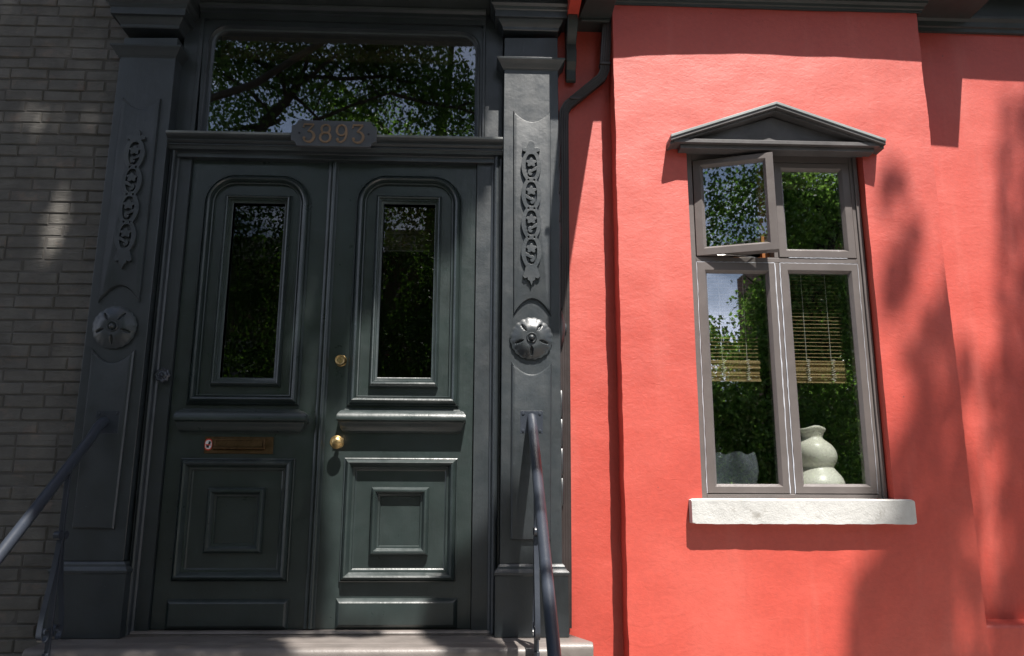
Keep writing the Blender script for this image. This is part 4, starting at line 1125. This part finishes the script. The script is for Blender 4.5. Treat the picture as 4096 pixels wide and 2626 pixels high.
# cream vase: stacked gourd
yv = .10
vz0 = zsill; vx = at(3266, 1900, yv)[0]
sc_ = lambda px: px*(4.08+yv)/FPX*1.0
vt = at(3250, 1715, yv)[1] - vz0
vase = thing('cream_vase', 'cream ceramic gourd shaped vase with a flared lip behind the lower right sash', 'vase', (vx, yv, vz0))
zz = lambda py: at(3250, py, yv)[1]-vz0
pf = [(.09, 0), (.125, zz(1975)), (sc_(104), zz(1940)), (sc_(92), zz(1912)), (sc_(74), zz(1890)), (sc_(62), zz(1874)), (sc_(63), zz(1866)), (sc_(72), zz(1852)), (sc_(80), zz(1830)), (sc_(79), zz(1806)), (sc_(68), zz(1782)), (sc_(50), zz(1765)), (sc_(42), zz(1757)), (sc_(40), zz(1749)), (sc_(46), zz(1736)), (sc_(52), zz(1716)), (sc_(54), zz(1712)), (sc_(54), zz(1722)), (sc_(34), zz(1745)), (sc_(10), zz(1755))]
def smoothprof(p, n=5):
    out = []; P = [p[0]]+p+[p[-1]]
    for i in range(len(P)-3):
        for k in range(n):
            t = k/n; a, b_, c, d = [Vector(q) for q in P[i:i+4]]
            v = .5*((2*b_)+(c-a)*t+(2*a-5*b_+4*c-d)*t*t+(3*b_-a-3*c+d)*t**3); out.append((max(.002, v.x), v.y))
    out.append(p[-1]); return out
m = MB(); loops = []
for r_, h in smoothprof(pf):
    tilt = max(0, h/vt); wv = .006*(tilt**6)
    loops.append([(math.cos(a)*r_ + .010*math.sin(h*16), math.sin(a)*r_*.95, h + wv*math.sin(a*3) + .02*math.cos(a)*r_*min(1, h*2.2)) for a in [2*math.pi*k/44 for k in range(44)]])
m.rings(loops, True, True); m.build('vase_body', 'cream', vase, smooth=60)
# smoky glass vase with wavy rim
gxv = at(2945, 1900, yv)[0]; gt = at(2945, 1815, yv)[1]-zsill
gv = thing('glass_vase', 'smoky glass vase with a wavy pinched rim behind the lower left sash', 'vase', (gxv, yv, zsill))
m = MB(); loops = []
def gr(a, u, inner=0):
    R = sc_(84)*(.80 + .22*math.sin(math.pi*(u*.8+.08))) * (1 - .10*u*u) - inner
    f = 1 + .13*(u**2)*math.cos(a*4+.5) + .03*math.cos(a*2)
    return R*f
for pas in (0, 1):
    for i in range(15):
        u = i/14 if pas == 0 else 1 - i/14
        loops.append([(math.cos(a)*gr(a, u, .005*pas), math.sin(a)*gr(a, u, .005*pas)*.8, u*gt*(1+.045*u*math.cos(a*4+.5)) + (.006 if pas and u == 0 else 0)) for a in [2*math.pi*k/56 for k in range(56)]])
m.rings(loops, True, True); m.build('vase_body', 'vaseglass', gv, smooth=60)

# ================================================================== TREES
def leaf(m, p, size, rnd, flat=None):
    d = Vector((rnd.gauss(0, 1), rnd.gauss(0, 1), rnd.gauss(0, .7))).normalized()
    u = d.orthogonal().normalized(); v = d.cross(u); a = rnd.uniform(0, 6.28); u, v = u*math.cos(a)+v*math.sin(a), v*math.cos(a)-u*math.sin(a)
    L = size*rnd.uniform(.7, 1.3); W = L*.6; p = Vector(p)
    m.add([p-u*L*.5, p+v*W*.5+d*L*.06, p+u*L*.5, p-v*W*.5+d*L*.06], [[0, 1, 2, 3]])
def limb(m, a, b_, r0, r1, rnd, wig=.12, n=8):
    a, b_ = Vector(a), Vector(b_); pts = []
    L = (b_-a).length
    for i in range(n+1):
        u = i/n; pts.append(a.lerp(b_, u) + Vector((noise.noise(Vector((u*2.3, a.x, 1))), noise.noise(Vector((u*2.3, a.y+5, 2))), noise.noise(Vector((u*2.3, a.z+9, 3)))))*wig*L*math.sin(math.pi*u))
    m.tube(pts, r0, 8, r1); return pts
def build_tree(name, lab, base, limbs, clumps, leafmat, size, seed, group='street trees mirrored in the glass', trunk_r=.16):
    rnd = random.Random(seed); root = thing(name, lab, 'tree', base, group); B = Vector(base)
    m = MB(); top = limbs[0][0]
    m.tube([Vector((0, 0, -.05)), Vector((.03, 0, .8)), Vector(top)-B], trunk_r*1.25, 12, trunk_r*.8)
    m.build('trunk', 'bark', root, smooth=50)
    for (a, b_, r0, r1) in limbs:
        m = MB(); pts = limb(m, Vector(a)-B, Vector(b_)-B, r0, r1, rnd)
        for k in range(5):
            q = pts[rnd.randint(2, len(pts)-1)]; e = q + Vector((rnd.uniform(-1, 1), rnd.uniform(-.7, .7), rnd.uniform(-.2, .9)))*rnd.uniform(.5, 1.1)
            limb(m, q, e, r1*.7, r1*.25, rnd, .2, 5)
        m.build('limb', 'bark', root, smooth=50)
    m = MB()
    for (c, rad, n) in clumps:
        c = Vector(c)-B
        nb = max(4, int(n/60))
        for j in range(nb):
            d = Vector((rnd.gauss(0, 1), rnd.gauss(0, 1), rnd.gauss(0, 1))).normalized()*rnd.uniform(.25, 1)**.5
            cc = c + Vector((d.x*rad[0], d.y*rad[1], d.z*rad[2]))
            for i in range(int(n/nb)):
                leaf(m, cc + Vector((rnd.gauss(0, .19), rnd.gauss(0, .19), rnd.gauss(0, .12))), size, rnd)
    m.build('crown', leafmat, root, smooth=0)
    return root
def mir(px, py, d):
    """point at distance d in front of the facade whose mirror image lies at this picture position"""
    x, z = at(px, py, d); return (x, -d, z)
# tree A: dark limbs behind the transom reflection
d = 7.0
build_tree('street_tree', 'leafy street tree with thick leaning limbs opposite the dark doors, mirrored above them', (-4.7, -6.1, GZ),
    [((-4.4, -6.3, 2.6), mir(1050, 500, d), .10, .085), (mir(1050, 500, d), mir(1205, 300, d), .085, .06), (mir(1205, 300, d), mir(1290, 60, d), .035, .02),
     (mir(1205, 300, d), mir(1700, 330, d+.6), .035, .02), (mir(1250, 480, d), mir(1560, 370, d), .03, .018), (mir(1560, 370, d), mir(1980, 480, d), .03, .018),
     (mir(1180, 330, d), mir(900, 180, d), .06, .02), (mir(1150, 350, d), mir(1330, 560, d), .025, .015), ((-4.4, -6.3, 2.6), mir(700, 700, d), .035, .02)],
    [(mir(950, 330, d), (1.0, .7, .8), 5040), (mir(900, 150, d), (.9, .7, .5), 3024), (mir(1350, 150, d), (1.0, .8, .5), 4368), (mir(1640, 250, d+.5), (.9, .8, .55), 5040), (mir(1830, 420, d+.4), (.7, .6, .6), 3360),
     (mir(1500, 470, d+1), (.8, .6, .5), 2688), (mir(1300, 420, d+1.5), (.55, .5, .4), 1108), (mir(1000, 900, d+1), (1.2, .8, 1.3), 8736), (mir(1650, 950, d+.6), (1.4, .8, 1.2), 9408),
     (mir(1000, 1400, d+1), (1.2, .8, 1.0), 7391), (mir(1650, 1450, d+.6), (1.3, .8, 1.0), 8063), (mir(1300, 1700, d+1.4), (2.0, .5, .9), 7391)],
    'leaf', .070, 11, trunk_r=.10)
# tree B: mirrored in the bay window
d = 8.0
build_tree('street_tree', 'green street tree opposite the red bay, mirrored in its window', (4.6, -8.3, GZ),
    [((4.5, -8.2, 2.0), mir(3330, 900, d), .15, .10), (mir(3330, 900, d), mir(3400, 500, d), .10, .04), ((4.5, -8.2, 2.0), mir(3080, 780, d), .10, .06), (mir(2850, 950, d), mir(3060, 770, d), .05, .07), (mir(3250, 1000, d), mir(3560, 760, d), .07, .03), (mir(2980, 900, d), mir(3060, 1200, d), .03, .015)],
    [(mir(2960, 860, d), (.7, .8, .5), 7391), (mir(3230, 850, d), (.9, .8, .7), 10080), (mir(3085, 1230, d), (.30, .5, .5), 4704), (mir(3260, 1250, d), (.75, .7, .8), 10080), (mir(2790, 1370, d), (.22, .4, .22), 1680),
     (mir(3050, 1450, d), (.7, .7, .45), 6048), (mir(2820, 1650, d), (.8, .7, .5), 7391), (mir(3100, 1750, d), (1.1, .7, .6), 9408), (mir(3420, 1500, d), (.9, .8, 1.0), 8736), (mir(2900, 1950, d), (1.2, .7, .5), 7391), (mir(3400, 1950, d), (1.2, .7, .5), 7391), (mir(3050, 640, d), (.5, .6, .3), 2352)],
    'leaf2', .072, 23)
# far trees: continuous mass beyond the road
rnd = random.Random(77); m = MB()
for k in range(60):
    x = -16 + 38*k/60 + rnd.uniform(-.5, .5); top = 2.3 + 1.2*noise.noise(Vector((x*.3, 2, 0)))
    for j in range(190):
        leaf(m, (x+rnd.gauss(0, .7), -16.5+rnd.gauss(0, .8), GZ + rnd.random()**.8*(top-GZ)), .26, rnd)
m.cm = 0
hedge = m.build('far_trees', 'leaf', smooth=0); hedge['kind'] = 'stuff'; hedge['label'] = 'low mass of green foliage beyond the road, mirrored in the glass'; hedge['category'] = 'foliage'

MAT['house_brick'] = stone('old_red_brown_brick', (.10, .055, .04), (.17, .09, .065), (.06, .04, .03), .85, .6)
MAT['house_trim'] = paint('cream_trim_paint', (.42, .40, .35), .6, .4, .2, .2)
def opposite_house(x0, x1, h, lab):  # houses added across the street to block low sky light
    r_ = thing('row_house', lab, 'house', ((x0+x1)/2, -19, GZ), 'row houses added across the street to block low sky'); W_ = (x1-x0)/2
    m = MB(); m.box(-W_, W_, -8, 0, -.1, h); m.build('wall', 'house_brick', r_, smooth=0)
    m = MB(); m.box(-W_-.0, W_, -.02, .45, h-.55, h+.15); m.build('cornice', 'house_trim', r_, bevel=.03)
    nW = max(2, int(W_*2/2.2)); st_ = 2*W_/nW
    for k in range(int((h-1.6)/3)):
        for i in range(nW):
            cx_ = -W_+st_*(i+.5); z = 1.3+3.0*k
            m = MB(); m.mould([(cx_-.55, z), (cx_+.55, z), (cx_+.55, z+1.8), (cx_-.55, z+1.8)], [(0, .0), (0, .06), (.09, .06), (.09, .01)])
            m.box(cx_-.46, cx_+.46, .012, .05, z+.88, z+.95); m.box(cx_-.65, cx_+.65, -.0, .12, z-.12, z-.003)
            f = m.build('window', 'house_trim', r_); m = MB(); m.box(cx_-.46, cx_+.46, .004, .010, z+.09, z+1.71); m.build('pane', 'darkpane', f, smooth=0)
kp = NT('dark_room_pane'); kp.b.inputs['Base Color'].default_value = (.02, .022, .025, 1); kp.b.inputs['Roughness'].default_value = .08; MAT['darkpane'] = kp.m
for x0, x1, h, lab in ((-34, -20, 10.5, 'added brown brick row house at the far left of the opposite row'), (-19.9, -8.6, 10.2, 'added brown brick row house left of the pair facing the doors'), (-8.5, -3, 9.0, 'added lower brown brick row house, left one of the pair facing the doors'), (-2.9, 3.5, 9.3, 'added brown brick row house facing the red bay, right of the lower one'), (10.4, 22, 10.4, 'added brown brick row house beyond the gap in the opposite row'), (22.1, 36, 10, 'added brown brick row house at the far right of the opposite row')):
    opposite_house(x0, x1, h, lab)

# tree C: overhead crown between sun and facade; gaps let the sun through where the photograph is sunlit
SD = Vector((SUN.x/-SUN.y, -1.0, SUN.z/-SUN.y))
def lit(px, py):
    """0 shaded .. 1 sunlit on the facade"""
    def e(cx, cy, rx, ry, rot=0):
        dx, dy = px-cx, py-cy; c, s_ = math.cos(math.radians(rot)), math.sin(math.radians(rot))
        u, v = dx*c+dy*s_, -dx*s_+dy*c
        return (u/rx)**2+(v/ry)**2 < 1
    if px < 600:                                   # brick and left pilaster
        for q in ((150, 322, 100, 40), (352, 345, 55, 55), (215, 760, 46, 170, 12), (520, 850, 26, 130), (180, 330, 200, 14), (20, 2480, 60, 60)):
            if e(*q): return 1
        return .07 if px < 330 else .02
    if px < 1960:
        if py > 2530: return 1 if 1100 < px < 1700 else .3
        if e(1825, 2330, 95, 260, 12) or e(1285, 2050, 34, 300) or e(1440, 2450, 100, 60): return .1
        if px > 1400 and py > 1150-(px-1400)*.75: return 1
        if px > 1885 and py > 650: return 1
        if px > 1300 and py > 1440: return 1
        if 1140 < px <= 1300 and 900+(1300-px)*1.2 < py < 1560: return .75
        if 1160 < px <= 1290 and py >= 1560: return .3
        if e(1040, 1640, 60, 40) or e(1010, 1790, 40, 22) or e(760, 2390, 60, 25) or e(980, 1950, 50, 30): return .8
        return .02
    if px < 2300:
        if py > 2560: return 1
        if py > 2230: return .3 if px < 2190 else .8
        if py > 1950 and px < 2060: return .4
        return 1
    # red walls
    if px < 3380: return 1
    for q in ((3560, 830, 60, 120, 20), (3600, 1150, 75, 200, 15)):
        if e(*q): return .25 if q[1] > 1000 else .5
    if e(3760, 1500, 90, 90) : return .5
    if px < 3940:
        edge = 3700 - (py-1250)*.22 if py < 2050 else 3560-(py-2050)*.35
        if py > 1280 and px > edge + 45*math.sin(py*.012): return .12
        if e(3830, 1230, 60, 130): return .2
        return 1
    if e(3990, 1480, 70, 150): return .9
    if e(4110, 1950, 75, 420): return .9
    if py > 1330: return .12
    if e(3940, 1270, 60, 160, 10): return .15
    if py > 1180 and px > 4040: return .3
    return 1
rnd = random.Random(41); m = MB(); tw_ = MB()
N = 0
for k in range(48000):
    # sample facade including a border outside the frame
    px = rnd.uniform(-900, 4700); py = rnd.uniform(-500, 3100)
    qx = min(max(px, 5), 4090); qy = min(max(py, 5), 2620)
    if px < 0: L = .12
    elif py < 0 and px < 2000: L = .05
    elif py < 0: L = 1
    elif px > 4096: L = .5 if py < 1300 else .15
    else: L = lit(qx, qy)
    if px > 2300 and px < 3380: L = 1
    if rnd.random() < L: continue
    if px > 3380 and noise.noise(Vector((px/95, py/120, 3.3))) + .5*noise.noise(Vector((px/38, py/50, 7))) > .34: continue
    x, z = at(px, py, -.1 if px < 2300 else YB)
    t = rnd.uniform(2.9, 4.4) if px < 2300 else rnd.uniform(4.0, 6.4)
    p = Vector((x, -.1, z)) + SD*t
    leaf(m, p, .12 if px < 2300 else .10, rnd)
    N += 1
shade = thing('street_tree', 'tall street tree leaning over the pavement, its crown shading the left side of the facade', (-2.6, -5.2, GZ) and 'tree', (-6.4, -5.0, GZ), 'street trees mirrored in the glass')
shade['label'] = 'tall street tree leaning over the pavement, its crown shading the left side of the facade'; shade['category'] = 'tree'
for i, (x, y, z) in enumerate(m.v): m.v[i] = (x+6.4, y+5.0, z-GZ)
m.build('crown', 'leafdark', shade, smooth=0)
m = MB(); m.tube([(0, 0, -.05), (.02, -.05, 2.5), (.2, .0, 5.5), (.5, .5, 8)], .2, 12, .08); m.build('trunk', 'bark', shade, smooth=50)
for e in ((6.0, 1.0, 8.8), (2.2, .8, 9.0), (9.8, .9, 8.4), (4.8, 1.2, 7.9)):
    m = MB(); limb(m, (.25, .0, 5.6), e, .06, .02, rnd, .15, 8); m.build('limb', 'bark', shade, smooth=50)
print('shade leaves', N)
rnd = random.Random(99)  # three added, unseen trees whose crowns block sky light and shade the ground
for i, (tx, ty, lab) in enumerate(((-6.5, -6.4, 'added unseen tree far to the left, its crown spread over the road to block the sky'), (-1.0, -9.9, 'added unseen tree in the middle of the row, its crown spread over the road to block the sky'), (10.4, -6.2, 'added unseen tree far to the right, its crown spread over the road to block the sky'))):
    r_ = thing('street_tree', lab, 'tree', (tx, ty, GZ), 'street trees mirrored in the glass')
    m = MB(); m.tube([(0, 0, -.05), (.05, .05, 3), (.1, -.1, 7.2), (.2, -.5, 9.2)], .24, 12, .1); m.build('trunk', 'bark', r_, smooth=50)
    for k in range(6):
        a = k*1.05+.3; m = MB(); limb(m, (.1, -.1, 7.6), (math.cos(a)*3.4, math.sin(a)*2.2, 9.6+rnd.uniform(-.2, .8)), .08, .03, rnd, .12, 8); m.build('limb', 'bark', r_, smooth=50)
    m = MB(); n = 0
    while n < 9000:
        x, y = tx + rnd.uniform(-4.6, 4.6), rnd.uniform(-12.5, -5.3)
        if i == 1 and (x > 1.8 or y < -10): continue
        if i == 2 and x < 6.5: continue
        if i == 1 and x < -3 and rnd.random() < .5: continue
        z = .64 + .63*(4.08-y) + 1.0 + rnd.random()*1.6
        leaf(m, (x-tx, y-ty, z-GZ), .26, rnd); n += 1
    m.build('crown', 'leafdark', r_, smooth=0)
